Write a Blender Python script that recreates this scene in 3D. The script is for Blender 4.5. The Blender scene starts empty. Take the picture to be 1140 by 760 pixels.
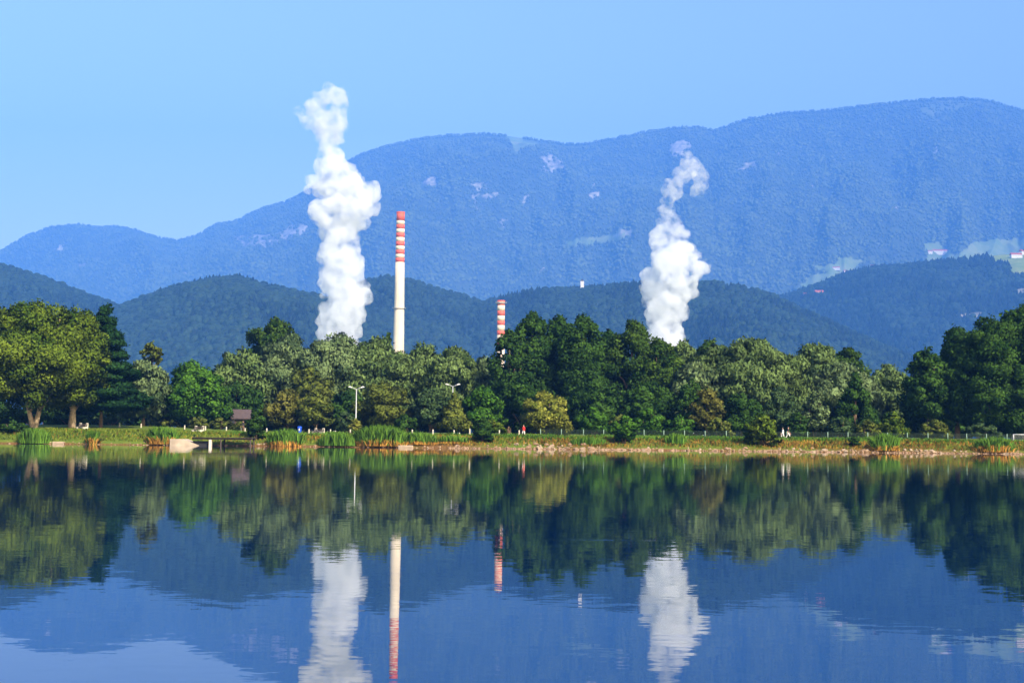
import bpy, bmesh, math, random
import numpy as np
from mathutils import Vector, Matrix

random.seed(7)
RNG = np.random.default_rng(7)
C = bpy.context.scene.collection
SC = bpy.context.scene
PI = math.pi

# ------------------------------------------------------------------ camera
CAM_Z = 1.0
F_PX = 1583.3            # focal length in pixels of the 1140 px wide photograph (50 mm lens)
PITCH = math.atan((490.9 - 380) / F_PX)
ROLL = math.radians(0.6)
cam_d = bpy.data.cameras.new('camera')
cam = bpy.data.objects.new('camera', cam_d)
C.objects.link(cam)
SC.camera = cam
cam_d.lens = 50.0
cam_d.sensor_width = 36.0
cam_d.clip_start = 0.1
cam_d.clip_end = 40000
CM = Matrix.Rotation(PI / 2 + PITCH, 3, 'X') @ Matrix.Rotation(ROLL, 3, 'Z')
cam.matrix_world = Matrix.Translation((0, 0, CAM_Z)) @ CM.to_4x4()
CMN = np.array(CM)


def P(px, py, Y):
    """the place at ground distance Y that the camera sees at (px, py) of the photograph"""
    d = CM @ Vector(((px - 570) / F_PX, (380 - py) / F_PX, -1))
    k = Y / d.y
    return Vector((d.x * k, Y, CAM_Z + d.z * k))


def X(px, Y, py=480):
    return P(px, py, Y).x


def to_px(pts):
    q = (np.asarray(pts) - np.array([0, 0, CAM_Z])) @ CMN
    return np.stack([570 + F_PX * q[:, 0] / -q[:, 2], 380 - F_PX * q[:, 1] / -q[:, 2]], 1)


# ------------------------------------------------------------------ noise
_G = np.random.default_rng(99).random((256, 256))


def vnoise(x, y):
    xi = np.floor(x).astype(int); yi = np.floor(y).astype(int)
    fx = x - xi; fy = y - yi
    fx = fx * fx * (3 - 2 * fx); fy = fy * fy * (3 - 2 * fy)
    a = _G[xi % 256, yi % 256]; b = _G[(xi + 1) % 256, yi % 256]
    c = _G[xi % 256, (yi + 1) % 256]; d = _G[(xi + 1) % 256, (yi + 1) % 256]
    return (a * (1 - fx) + b * fx) * (1 - fy) + (c * (1 - fx) + d * fx) * fy


def fbm(x, y, o=4):
    s = 0; a = 0.5; n = 0
    for k in range(o):
        s = s + a * vnoise(x * 2 ** k + 17.3 * k, y * 2 ** k + 5.1 * k); n += a; a *= 0.5
    return s / n


# ------------------------------------------------------------------ object helpers
def tag(o, label=None, cat=None, group=None, kind=None):
    if label: o['label'] = label
    if cat: o['category'] = cat
    if group: o['group'] = group
    if kind: o['kind'] = kind
    return o


def empty(name, loc, rz=0.0):
    o = bpy.data.objects.new(name, None)
    o.location = loc; o.rotation_euler = (0, 0, rz)
    o.empty_display_size = 0.3
    C.objects.link(o)
    return o


def link(name, me, mats, parent=None):
    o = bpy.data.objects.new(name, me)
    C.objects.link(o)
    for m in (mats if isinstance(mats, (list, tuple)) else [mats]):
        me.materials.append(m)
    if parent: o.parent = parent
    return o


def np_mesh(name, verts, faces, attrs=None, smooth=False):
    """faces: (n,k) int array; attrs: {name: (type, array)} on points"""
    verts = np.asarray(verts, dtype=np.float32); faces = np.asarray(faces, dtype=np.int32)
    me = bpy.data.meshes.new(name)
    n, k = faces.shape
    me.vertices.add(len(verts)); me.vertices.foreach_set('co', verts.ravel())
    me.loops.add(n * k); me.loops.foreach_set('vertex_index', faces.ravel())
    me.polygons.add(n)
    me.polygons.foreach_set('loop_start', np.arange(0, n * k, k, dtype=np.int32))
    me.polygons.foreach_set('loop_total', np.full(n, k, dtype=np.int32))
    if smooth:
        me.polygons.foreach_set('use_smooth', np.ones(n, dtype=bool))
    for an, (ty, arr) in (attrs or {}).items():
        at = me.attributes.new(an, ty, 'POINT')
        key = {'FLOAT': 'value', 'FLOAT_VECTOR': 'vector', 'FLOAT_COLOR': 'color'}[ty]
        at.data.foreach_set(key, np.asarray(arr, dtype=np.float32).ravel())
    me.update(calc_edges=True)
    return me


class MB:
    """collects boxes, tubes and lathes and links them as ONE mesh object"""
    def __init__(self): self.bm = bmesh.new()

    def box(self, c, s, rz=0.0, rx=0.0, bev=0.0):
        m = Matrix.Translation(c) @ Matrix.Rotation(rz, 4, 'Z') @ Matrix.Rotation(rx, 4, 'X')
        r = bmesh.ops.create_cube(self.bm, size=1, matrix=m @ Matrix.Diagonal((*s, 1)))
        if bev:
            es = list({e for v in r['verts'] for e in v.link_edges})
            bmesh.ops.bevel(self.bm, geom=es, offset=bev, segments=1, affect='EDGES')
        return self

    def tube(self, pts, rad, seg=8, cap=True):
        pts = [Vector(p) for p in pts]
        if not isinstance(rad, (list, tuple)): rad = [rad] * len(pts)
        rings = []
        for i, p in enumerate(pts):
            d = (pts[min(i + 1, len(pts) - 1)] - pts[max(i - 1, 0)]).normalized()
            u = d.cross(Vector((0.31, 0.95, 0.05))).normalized() if abs(d.y) < 0.9 else d.cross(Vector((1, 0, 0))).normalized()
            w = d.cross(u)
            rings.append([self.bm.verts.new(p + (u * math.cos(2 * PI * k / seg) + w * math.sin(2 * PI * k / seg)) * rad[i]) for k in range(seg)])
        for a, b in zip(rings, rings[1:]):
            for k in range(seg):
                f = self.bm.faces.new((a[k], a[(k + 1) % seg], b[(k + 1) % seg], b[k])); f.smooth = True
        if cap:
            self.bm.faces.new(list(reversed(rings[0]))); self.bm.faces.new(rings[-1])
        return self

    def lathe(self, prof, seg=32, base=(0, 0, 0), close=True):
        b = Vector(base)
        rings = [[self.bm.verts.new(b + Vector((r * math.cos(2 * PI * k / seg), r * math.sin(2 * PI * k / seg), z))) for k in range(seg)] for r, z in prof]
        for p, q in zip(rings, rings[1:]):
            for k in range(seg):
                f = self.bm.faces.new((p[k], p[(k + 1) % seg], q[(k + 1) % seg], q[k])); f.smooth = True
        if close:
            self.bm.faces.new(list(reversed(rings[0]))); self.bm.faces.new(rings[-1])
        return self

    def prism(self, poly, y0, y1, m=None):
        """poly of (x, z) drawn in the XZ plane, extruded from y0 to y1"""
        m = m or Matrix.Identity(4)
        a = [self.bm.verts.new(m @ Vector((x, y0, z))) for x, z in poly]
        b = [self.bm.verts.new(m @ Vector((x, y1, z))) for x, z in poly]
        n = len(poly)
        self.bm.faces.new(a); self.bm.faces.new(list(reversed(b)))
        for k in range(n):
            self.bm.faces.new((a[(k + 1) % n], a[k], b[k], b[(k + 1) % n]))
        return self

    def build(self, name, mat, parent=None):
        bmesh.ops.recalc_face_normals(self.bm, faces=self.bm.faces[:])
        me = bpy.data.meshes.new(name); self.bm.to_mesh(me); self.bm.free()
        return link(name, me, mat, parent)


def copy_tree(o, parent=None):
    c = o.copy(); C.objects.link(c); c.parent = parent
    for ch in list(o.children): copy_tree(ch, c)
    return c


# ------------------------------------------------------------------ materials
def nodes(name):
    m = bpy.data.materials.new(name); m.use_nodes = True
    nt = m.node_tree; nt.nodes.clear()
    out = nt.nodes.new('ShaderNodeOutputMaterial')
    return m, nt, out


def N(nt, t, **kw):
    n = nt.nodes.new(t)
    for k, v in kw.items():
        if k in n.inputs: n.inputs[k].default_value = v
        else: setattr(n, k, v)
    return n


def rgb(c): return (c[0], c[1], c[2], 1.0)


def noise_node(nt, scale, detail=4, rough=0.55, vec=None):
    n = N(nt, 'ShaderNodeTexNoise')
    n.inputs['Scale'].default_value = scale; n.inputs['Detail'].default_value = detail; n.inputs['Roughness'].default_value = rough
    if vec: nt.links.new(vec, n.inputs['Vector'])
    return n


def ramp(nt, fac, stops):
    r = N(nt, 'ShaderNodeValToRGB')
    els = r.color_ramp.elements
    while len(els) < len(stops): els.new(0.5)
    for e, (p, c) in zip(els, stops):
        e.position = p; e.color = rgb(c) if len(c) == 3 else c
    nt.links.new(fac, r.inputs['Fac'])
    return r


def mix(nt, fac, a, b):
    m = N(nt, 'ShaderNodeMix', data_type='RGBA')
    for sock, v in ((m.inputs[0], fac), (m.inputs[6], a), (m.inputs[7], b)):
        if hasattr(v, 'is_output'): nt.links.new(v, sock)
        elif isinstance(v, (int, float)): sock.default_value = v
        else: sock.default_value = rgb(v)
    return m.outputs[2]


def solid(name, c, rough=0.7, var=0.25, scale=2.0, metal=0.0, c2=None, bump=0.0):
    """plain surface with a mottled base colour"""
    m, nt, out = nodes(name)
    b = N(nt, 'ShaderNodeBsdfPrincipled'); b.inputs['Roughness'].default_value = rough; b.inputs['Metallic'].default_value = metal
    tc = N(nt, 'ShaderNodeTexCoord')
    n = noise_node(nt, scale, 5, 0.6, tc.outputs['Object'])
    c2 = c2 or tuple(x * (1 - var) for x in c)
    r = ramp(nt, n.outputs['Fac'], [(0.32, c2), (0.62, c)])
    nt.links.new(r.outputs['Color'], b.inputs['Base Color'])
    if bump:
        bp = N(nt, 'ShaderNodeBump'); bp.inputs['Strength'].default_value = bump
        nt.links.new(n.outputs['Fac'], bp.inputs['Height']); nt.links.new(bp.outputs['Normal'], b.inputs['Normal'])
    nt.links.new(b.outputs[0], out.inputs['Surface'])
    return m


def leaf_mat(name, dark, light, trans=0.20, spec=0.04):
    m, nt, out = nodes(name)
    at = N(nt, 'ShaderNodeAttribute', attribute_name='tint')
    an = N(nt, 'ShaderNodeAttribute', attribute_name='nrm')
    vt = N(nt, 'ShaderNodeVectorTransform', vector_type='NORMAL', convert_from='OBJECT', convert_to='WORLD')
    nt.links.new(an.outputs['Vector'], vt.inputs[0])
    dark, light = [(c[0] * k, c[1] * k, c[2] * k * 0.58) for c, k in ((dark, 1.05), (light, 1.36))]
    r = ramp(nt, at.outputs['Fac'], [(0.0, dark), (1.0, light)])
    b = N(nt, 'ShaderNodeBsdfPrincipled'); b.inputs['Roughness'].default_value = 0.6
    b.inputs['Specular IOR Level'].default_value = spec
    t = N(nt, 'ShaderNodeBsdfTranslucent')
    nt.links.new(r.outputs['Color'], b.inputs['Base Color']); nt.links.new(r.outputs['Color'], t.inputs['Color'])
    nt.links.new(vt.outputs[0], b.inputs['Normal'])
    ms = N(nt, 'ShaderNodeMixShader'); ms.inputs[0].default_value = trans
    nt.links.new(b.outputs[0], ms.inputs[1]); nt.links.new(t.outputs[0], ms.inputs[2])
    nt.links.new(ms.outputs[0], out.inputs['Surface'])
    return m


LM = {
    'willow': leaf_mat('willow_leaf', (0.045, 0.080, 0.036), (0.132, 0.190, 0.098)),
    'silver': leaf_mat('silver_willow_leaf', (0.050, 0.085, 0.056), (0.142, 0.195, 0.130)),
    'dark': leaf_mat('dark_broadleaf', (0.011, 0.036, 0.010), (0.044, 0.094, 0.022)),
    'poplar': leaf_mat('poplar_leaf', (0.014, 0.042, 0.012), (0.060, 0.105, 0.022)),
    'green': leaf_mat('green_leaf', (0.020, 0.068, 0.010), (0.065, 0.150, 0.022)),
    'olive': leaf_mat('olive_leaf', (0.045, 0.070, 0.020), (0.125, 0.145, 0.042)),
    'brown': leaf_mat('tan_leaf', (0.060, 0.070, 0.022), (0.150, 0.145, 0.052)),
    'yellow': leaf_mat('yellow_green_leaf', (0.090, 0.115, 0.025), (0.270, 0.270, 0.075)),
    'linden': leaf_mat('linden_leaf', (0.028, 0.066, 0.010), (0.110, 0.150, 0.024)),
    'pine': leaf_mat('pine_needle', (0.006, 0.026, 0.012), (0.020, 0.058, 0.022)),
    'bluish': leaf_mat('bluish_leaf', (0.025, 0.055, 0.035), (0.065, 0.105, 0.060)),
    'dry': leaf_mat('pale_dry_leaf', (0.220, 0.170, 0.120), (0.420, 0.340, 0.270)),
    'reed': leaf_mat('reed_blade', (0.030, 0.085, 0.014), (0.095, 0.180, 0.034)),
    'reed_dry': leaf_mat('dry_reed_stem', (0.26, 0.120, 0.035), (0.52, 0.27, 0.09)),
    'grass': leaf_mat('grass_blade', (0.045, 0.090, 0.012), (0.150, 0.175, 0.035)),
    'grass_dry': leaf_mat('dry_grass_blade', (0.120, 0.065, 0.018), (0.270, 0.155, 0.045)),
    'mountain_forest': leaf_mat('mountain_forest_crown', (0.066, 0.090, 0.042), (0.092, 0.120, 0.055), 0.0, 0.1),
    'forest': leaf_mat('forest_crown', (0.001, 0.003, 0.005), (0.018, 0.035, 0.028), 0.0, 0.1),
}
BARK = solid('bark', (0.23, 0.15, 0.085), 0.9, 0.5, 3.0, bump=0.6)
BARK_PALE = solid('pale_bark', (0.50, 0.36, 0.22), 0.9, 0.5, 2.0, bump=0.6)
CONCRETE = solid('concrete', (0.62, 0.56, 0.47), 0.9, 0.2, 0.6)
WHITE_CONC = solid('white_concrete', (0.54, 0.48, 0.37), 0.85, 0.15, 3.0)
DARK_WOOD = solid('dark_wood', (0.055, 0.038, 0.028), 0.8, 0.4, 4.0)
ROCK = solid('shore_rock', (0.30, 0.185, 0.105), 0.9, 0.45, 1.3, bump=0.5)
ROCK_PALE = solid('pale_shore_rock', (0.36, 0.26, 0.17), 0.9, 0.35, 1.3, bump=0.5)
WHITE_PAINT = solid('white_paint', (0.55, 0.55, 0.53), 0.5, 0.08, 4.0)
GREEN_METAL = solid('green_painted_metal', (0.16, 0.25, 0.17), 0.5, 0.2, 5.0)
GALV = solid('galvanised_steel', (0.40, 0.41, 0.41), 0.45, 0.15, 5.0, metal=0.3)
BLUE_PLASTIC = solid('blue_plastic', (0.012, 0.08, 0.62), 0.4, 0.15, 6.0)
ROOF_BROWN = solid('brown_roof_shingle', (0.075, 0.050, 0.050), 0.85, 0.3, 3.0)
ROOF_RED = solid('red_roof_tile', (0.48, 0.12, 0.06), 0.8, 0.25, 0.4)
PLASTER = solid('white_plaster', (0.82, 0.79, 0.73), 0.85, 0.08, 0.3)
GLASS_DARK = solid('dark_window_glass', (0.03, 0.035, 0.04), 0.15, 0.1, 1.0)
SKIN = solid('skin', (0.52, 0.29, 0.20), 0.6, 0.1, 8.0)
HAIR = solid('dark_hair', (0.03, 0.018, 0.012), 0.6, 0.3, 30.0)
CLOTH = {k: solid(k + '_cloth', c, 0.85, 0.15, 12.0) for k, c in {
    'red': (0.62, 0.03, 0.02), 'white': (0.80, 0.76, 0.70), 'black': (0.02, 0.018, 0.018),
    'beige': (0.62, 0.50, 0.36), 'brown': (0.13, 0.07, 0.045), 'grey': (0.35, 0.34, 0.34)}.items()}


# ------------------------------------------------------------------ world, sun, colour
SUN_EL = math.radians(35)
SUN_AZ = math.radians(32)       # sun stands behind the camera, this far to the right
sd = Vector((math.sin(SUN_AZ) * math.cos(SUN_EL), -math.cos(SUN_AZ) * math.cos(SUN_EL), math.sin(SUN_EL)))
w = bpy.data.worlds.new('World'); SC.world = w; w.use_nodes = True
nt = w.node_tree; nt.nodes.clear()
sky = nt.nodes.new('ShaderNodeTexSky'); sky.sky_type = 'NISHITA'; sky.sun_disc = False
sky.sun_elevation = SUN_EL; sky.sun_rotation = math.atan2(sd.x, sd.y)
sky.air_density = 1.65; sky.dust_density = 2.5; sky.ozone_density = 0.6; sky.altitude = 300
bg = nt.nodes.new('ShaderNodeBackground'); bg.inputs['Strength'].default_value = 0.15
wo = nt.nodes.new('ShaderNodeOutputWorld')
nt.links.new(sky.outputs[0], bg.inputs[0]); nt.links.new(bg.outputs[0], wo.inputs['Surface'])
sl = bpy.data.lights.new('sun', 'SUN'); sl.energy = 4.6; sl.angle = math.radians(0.5); sl.color = (1.0, 0.90, 0.76)
so = bpy.data.objects.new('sun', sl); C.objects.link(so)
so.rotation_euler = sd.to_track_quat('Z', 'Y').to_euler(); so.location = (60, -80, 90)
SC.view_settings.view_transform = 'Standard'; SC.view_settings.look = 'None'
SC.view_settings.exposure = 0.75; SC.view_settings.gamma = 1.0; SC.view_settings.use_curve_mapping = False
SC.render.engine = 'CYCLES'
cy = SC.cycles
cy.max_bounces = 16; cy.diffuse_bounces = 1; cy.glossy_bounces = 3; cy.transmission_bounces = 3
cy.volume_bounces = 10; cy.transparent_max_bounces = 8
cy.use_denoising = True
cy.caustics_reflective = False; cy.caustics_refractive = False
cy.use_adaptive_sampling = True; cy.adaptive_threshold = 0.01


# ------------------------------------------------------------------ ground and water
def shore(x):
    return 185.0 + 1.6 * (fbm(x * 0.06 + 3, x * 0 + 1.5, 3) - 0.5)


def ground_z(x, y):
    x = np.asarray(x, float); y = np.asarray(y, float)
    d = y - shore(x)
    left = np.clip((-35 - x) / 25, 0, 1)
    top = 1.55 + 0.25 * left
    z = np.interp(d, [-60, -6, -0.6, 0.0, 0.9, 4.5, 8.5, 12], [-3, -1.2, -0.3, 0.0, 0.42, 1.0, 1.0, 1.0])
    up = np.interp(d, [0.9, 3.0, 6.5, 9.5], [0, 0.45, 0.90, 1.0])
    z = np.where(d > 0.9, 0.42 + (top - 0.42) * up, z)
    z = z + np.clip(d - 9.5, 0, 30) * (0.022 + 0.012 * left)
    z = z + np.where(d > 0, 0.10 * (fbm(x * 0.7, y * 0.7, 3) - 0.5) * np.clip(d, 0, 1), 0)
    return z


def gz(x, y): return float(ground_z(np.array([x]), np.array([y]))[0])


xs = np.unique(np.concatenate([np.linspace(-9000, -400, 12), np.linspace(-400, -100, 40), np.linspace(-100, 100, 401), np.linspace(100, 400, 40), np.linspace(400, 9000, 12)]))
ys = np.unique(np.concatenate([np.linspace(-190, 170, 12), np.linspace(180, 200, 61), np.linspace(200, 240, 41), np.linspace(240, 600, 20), np.linspace(600, 18000, 18)]))
gx, gy = np.meshgrid(xs, ys)
gzv = ground_z(gx, gy)
nx, ny = len(xs), len(ys)
idx = np.arange(nx * ny).reshape(ny, nx)
quads = np.stack([idx[:-1, :-1], idx[:-1, 1:], idx[1:, 1:], idx[1:, :-1]], -1).reshape(-1, 4)
# how far the bank has dried to bare earth (1) rather than mown lawn (0)
dd = gy - shore(gx)
bare = np.clip(fbm(gx * 0.11 + 9, gy * 0.35, 4) * 1.7 - 0.35, 0, 1) * np.clip((gx + 42) / 14, 0.12, 1) * np.interp(dd, [0.5, 1.5, 5.5, 8.0], [1.0, 1.0, 0.85, 0.0])
bare = np.maximum(bare, np.interp(dd - 0.8 * (fbm(gx * 0.5, gy * 0.5 + 7, 3) - 0.5), [-1, 0.15, 0.5], [1, 1, 0]))
gm, nt, out = nodes('ground_earth_grass')
b = N(nt, 'ShaderNodeBsdfPrincipled'); b.inputs['Roughness'].default_value = 0.95; b.inputs['Specular IOR Level'].default_value = 0.1
tc = N(nt, 'ShaderNodeTexCoord')
n1 = noise_node(nt, 0.8, 6, 0.65, tc.outputs['Object']); n2 = noise_node(nt, 4.0, 4, 0.6, tc.outputs['Object'])
lawn = ramp(nt, n1.outputs['Fac'], [(0.3, (0.055, 0.105, 0.010)), (0.55, (0.105, 0.145, 0.018)), (0.75, (0.17, 0.165, 0.034))])
earth = ramp(nt, n2.outputs['Fac'], [(0.3, (0.050, 0.026, 0.010)), (0.55, (0.14, 0.068, 0.024)), (0.8, (0.25, 0.14, 0.06))])
ab = N(nt, 'ShaderNodeAttribute', attribute_name='bare')
nt.links.new(mix(nt, ab.outputs['Fac'], lawn.outputs['Color'], earth.outputs['Color']), b.inputs['Base Color'])
nt.links.new(b.outputs[0], out.inputs['Surface'])
g = link('ground', np_mesh('ground', np.stack([gx, gy, gzv], -1).reshape(-1, 3), quads, {'bare': ('FLOAT', bare.ravel())}, True), gm)
tag(g, kind='structure')

wm, nt, out = nodes('lake_water')
b = N(nt, 'ShaderNodeBsdfPrincipled')
b.inputs['Base Color'].default_value = (0.001, 0.015, 0.058, 1); b.inputs['Roughness'].default_value = 0.015
b.inputs['IOR'].default_value = 1.55; b.inputs['Specular IOR Level'].default_value = 0.5
tc = N(nt, 'ShaderNodeTexCoord')


def slope_noise(scale_xyz, scale, detail, amp):
    mp = N(nt, 'ShaderNodeMapping'); mp.inputs['Scale'].default_value = scale_xyz
    nt.links.new(tc.outputs['Object'], mp.inputs['Vector'])
    n = noise_node(nt, scale, detail, 0.6, mp.outputs[0])
    s = N(nt, 'ShaderNodeVectorMath', operation='SUBTRACT'); s.inputs[1].default_value = (0.5, 0.5, 0.5)
    nt.links.new(n.outputs['Color'], s.inputs[0])
    k = N(nt, 'ShaderNodeVectorMath', operation='MULTIPLY'); k.inputs[1].default_value = amp
    nt.links.new(s.outputs[0], k.inputs[0])
    return k.outputs[0], n


WAVES = [((0.4, 1.0, 1), 4.2, 3, (0.003, 0.0065, 0)), ((0.6, 1.0, 1), 0.3, 2, (0.001, 0.002, 0)), ((0.4, 1.0, 1), 14.0, 3, (0.004, 0.019, 0))]
acc = None
for wv in WAVES:
    o_, _ = slope_noise(*wv)
    if acc is None: acc = o_
    else:
        a_ = N(nt, 'ShaderNodeVectorMath', operation='ADD'); nt.links.new(acc, a_.inputs[0]); nt.links.new(o_, a_.inputs[1]); acc = a_.outputs[0]
# a cat's paw of wind: one thin lens of rougher water
mp = N(nt, 'ShaderNodeMapping'); mp.vector_type = 'TEXTURE'
mp.inputs['Location'].default_value = (0.95, 14.7, 0); mp.inputs['Scale'].default_value = (0.8, 0.16, 1)
nt.links.new(tc.outputs['Object'], mp.inputs['Vector'])
ln = N(nt, 'ShaderNodeVectorMath', operation='LENGTH'); nt.links.new(mp.outputs[0], ln.inputs[0])
mr = N(nt, 'ShaderNodeMapRange'); mr.inputs[1].default_value = 1.0; mr.inputs[2].default_value = 0.2; mr.inputs[3].default_value = 0; mr.inputs[4].default_value = 1
nt.links.new(ln.outputs['Value'], mr.inputs[0])
rp, _ = slope_noise((0.4, 1, 1), 40.0, 2, (0.05, 0.16, 0))
sc_ = N(nt, 'ShaderNodeVectorMath', operation='SCALE'); nt.links.new(rp, sc_.inputs[0]); nt.links.new(mr.outputs[0], sc_.inputs['Scale'])
a_ = N(nt, 'ShaderNodeVectorMath', operation='ADD'); nt.links.new(acc, a_.inputs[0]); nt.links.new(sc_.outputs[0], a_.inputs[1])
up = N(nt, 'ShaderNodeVectorMath', operation='ADD'); up.inputs[1].default_value = (0, 0, 1); nt.links.new(a_.outputs[0], up.inputs[0])
nm = N(nt, 'ShaderNodeVectorMath', operation='NORMALIZE'); nt.links.new(up.outputs[0], nm.inputs[0])
nt.links.new(nm.outputs[0], b.inputs['Normal'])
nt.links.new(b.outputs[0], out.inputs['Surface'])
wx = np.array([-2000, 2000, 2000, -2000.0]); wy = np.array([-180, -180, 188.0, 188.0])
lake = link('water', np_mesh('water', np.stack([wx, wy, wx * 0], 1), [[0, 1, 2, 3]]), wm)
tag(lake, kind='structure')


# ------------------------------------------------------------------ mountains and wooded hills
def hill(name, sky_pts, yr, y0, y1, na, nf, base_z=1.5, rough=0.08, seed=0, mask_fn=None, arange=(-0.46, 0.46), mat=None, power=0.85):
    sp = np.array([[(lambda v: v.x / v.y)(P(x, y, 1000)), (P(x, y, 1000).z - CAM_Z) / 1000] for x, y in sky_pts])
    A = np.linspace(arange[0], arange[1], na)
    h = np.interp(A, sp[:, 0], sp[:, 1])
    k = np.array([1, 2, 3, 2, 1.0]); k /= k.sum()
    h = np.convolve(np.pad(h, 2, 'edge'), k, 'valid')
    T = np.concatenate([np.linspace(0, 1, nf), 1 + np.linspace(0, 1, max(6, nf // 5))[1:]])
    AA, TT = np.meshgrid(A, T)
    yy = np.where(TT <= 1, y0 + (yr - y0) * TT, yr + (y1 - yr) * (TT - 1))
    hh = h[None, :] * yr + CAM_Z
    f = np.where(TT <= 1, TT ** power, 1 - (TT - 1) * 0.7)
    bump_ = fbm(AA * 14 + seed, TT * 2.2 + seed * 1.7, 5) - 0.5
    ridgy = 1 - 2 * np.abs(fbm(AA * 9 + seed * 2.3, TT * 1.2 + seed, 4) - 0.5) - 0.7
    env = np.where(TT <= 1, np.clip(TT, 0, 1) * (1 - np.clip(TT, 0, 1)) * 4, 0)
    gul = 1 - 2 * np.abs(fbm(AA * 26 + seed * 3.1 + 0.8 * bump_, TT * 1.6 + seed * 0.7, 4) - 0.5) - 0.7
    zz = base_z + (hh - base_z) * rough * 0.9 * gul * env + (hh - base_z) * np.clip(f, 0, 1) + (hh - base_z) * env * (rough * 2.0 * bump_ + rough * 2.2 * ridgy)
    zz = np.where(TT < 0.985, np.minimum(zz, CAM_Z + h[None, :] * yy * 0.985), zz)
    zz = np.maximum(zz, np.where(TT < 0.02, base_z - 6, base_z - 2))
    V = np.stack([AA * yy, yy, zz], -1)
    idx = np.arange(AA.size).reshape(AA.shape)
    q = np.stack([idx[:-1, :-1], idx[:-1, 1:], idx[1:, 1:], idx[1:, :-1]], -1).reshape(-1, 4)
    V2 = V.reshape(-1, 3)
    px = to_px(V2)
    cov = np.zeros((len(V2), 4)); cov[:, 3] = 1
    if mask_fn is not None:
        cov[:, :2] = mask_fn(px)
        cov[TT.ravel() > 1.0, :2] = 0
    o = link(name, np_mesh(name, V2, q, {'cover': ('FLOAT_COLOR', cov)}, True), mat)
    tag(o, kind='structure')
    return V, AA, TT, cov.reshape(*AA.shape, 4)


def terrain_mat(name, scale, c0, c1):
    m, nt, out = nodes(name)
    b = N(nt, 'ShaderNodeBsdfPrincipled'); b.inputs['Roughness'].default_value = 1.0; b.inputs['Specular IOR Level'].default_value = 0.05
    tc = N(nt, 'ShaderNodeTexCoord')
    n = noise_node(nt, scale, 6, 0.7, tc.outputs['Object'])
    r = ramp(nt, n.outputs['Fac'], [(0.35, c0), (0.7, c1)])
    at = N(nt, 'ShaderNodeAttribute', attribute_name='cover')
    sp = N(nt, 'ShaderNodeSeparateColor'); nt.links.new(at.outputs['Color'], sp.inputs[0])
    n2 = noise_node(nt, scale * 0.5, 3, 0.6, tc.outputs['Object'])
    mead = ramp(nt, n2.outputs['Fac'], [(0.35, (0.17, 0.25, 0.06)), (0.65, (0.27, 0.31, 0.10))])
    rock = ramp(nt, n2.outputs['Fac'], [(0.35, (0.26, 0.24, 0.20)), (0.65, (0.52, 0.47, 0.38))])
    c = mix(nt, sp.outputs[0], r.outputs['Color'], mead.outputs['Color'])
    c = mix(nt, sp.outputs[1], c, rock.outputs['Color'])
    nt.links.new(c, b.inputs['Base Color'])
    bp = N(nt, 'ShaderNodeBump'); bp.inputs['Strength'].default_value = 0.35; bp.inputs['Distance'].default_value = 16
    nt.links.new(n.outputs['Fac'], bp.inputs['Height']); nt.links.new(bp.outputs['Normal'], b.inputs['Normal'])
    nt.links.new(b.outputs[0], out.inputs['Surface'])
    return m


def crown_proto(kind, seed):
    """one low woodland crown of unit height, centred on its foot"""
    r = np.random.default_rng(seed)
    if kind == 'fir':
        prof = [(0.0, 0.0), (0.30, 0.12), (0.17, 0.42), (0.20, 0.45), (0.07, 0.78), (0.0, 1.0)]
        seg = 6
    else:
        prof = [(0.0, -0.1), (0.34, 0.18), (0.44, 0.48), (0.36, 0.78), (0.17, 0.95), (0.0, 1.0)]
        seg = 7
    V = []; Fq = []
    for i, (rr, z) in enumerate(prof):
        for k in range(seg):
            a = 2 * PI * (k + 0.5 * (i % 2)) / seg
            q = rr * (1 + (r.random() - 0.5) * 0.45)
            V.append((q * math.cos(a), q * math.sin(a), z + (r.random() - 0.5) * 0.08 * (0 < i < len(prof) - 1)))
    for i in range(len(prof) - 1):
        for k in range(seg):
            Fq.append((i * seg + k, i * seg + (k + 1) % seg, (i + 1) * seg + (k + 1) % seg, (i + 1) * seg + k))
    V = np.array(V); c = np.array([0, 0, 0.35])
    n = V - c; n[:, 2] *= 0.8 if kind != 'fir' else 0.5
    n /= np.linalg.norm(n, axis=1, keepdims=True) + 1e-9
    return V, np.array(Fq), n


PROTOS = {k: [crown_proto(k, 40 + i) for i in range(5)] for k in ('fir', 'leafy')}


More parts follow.
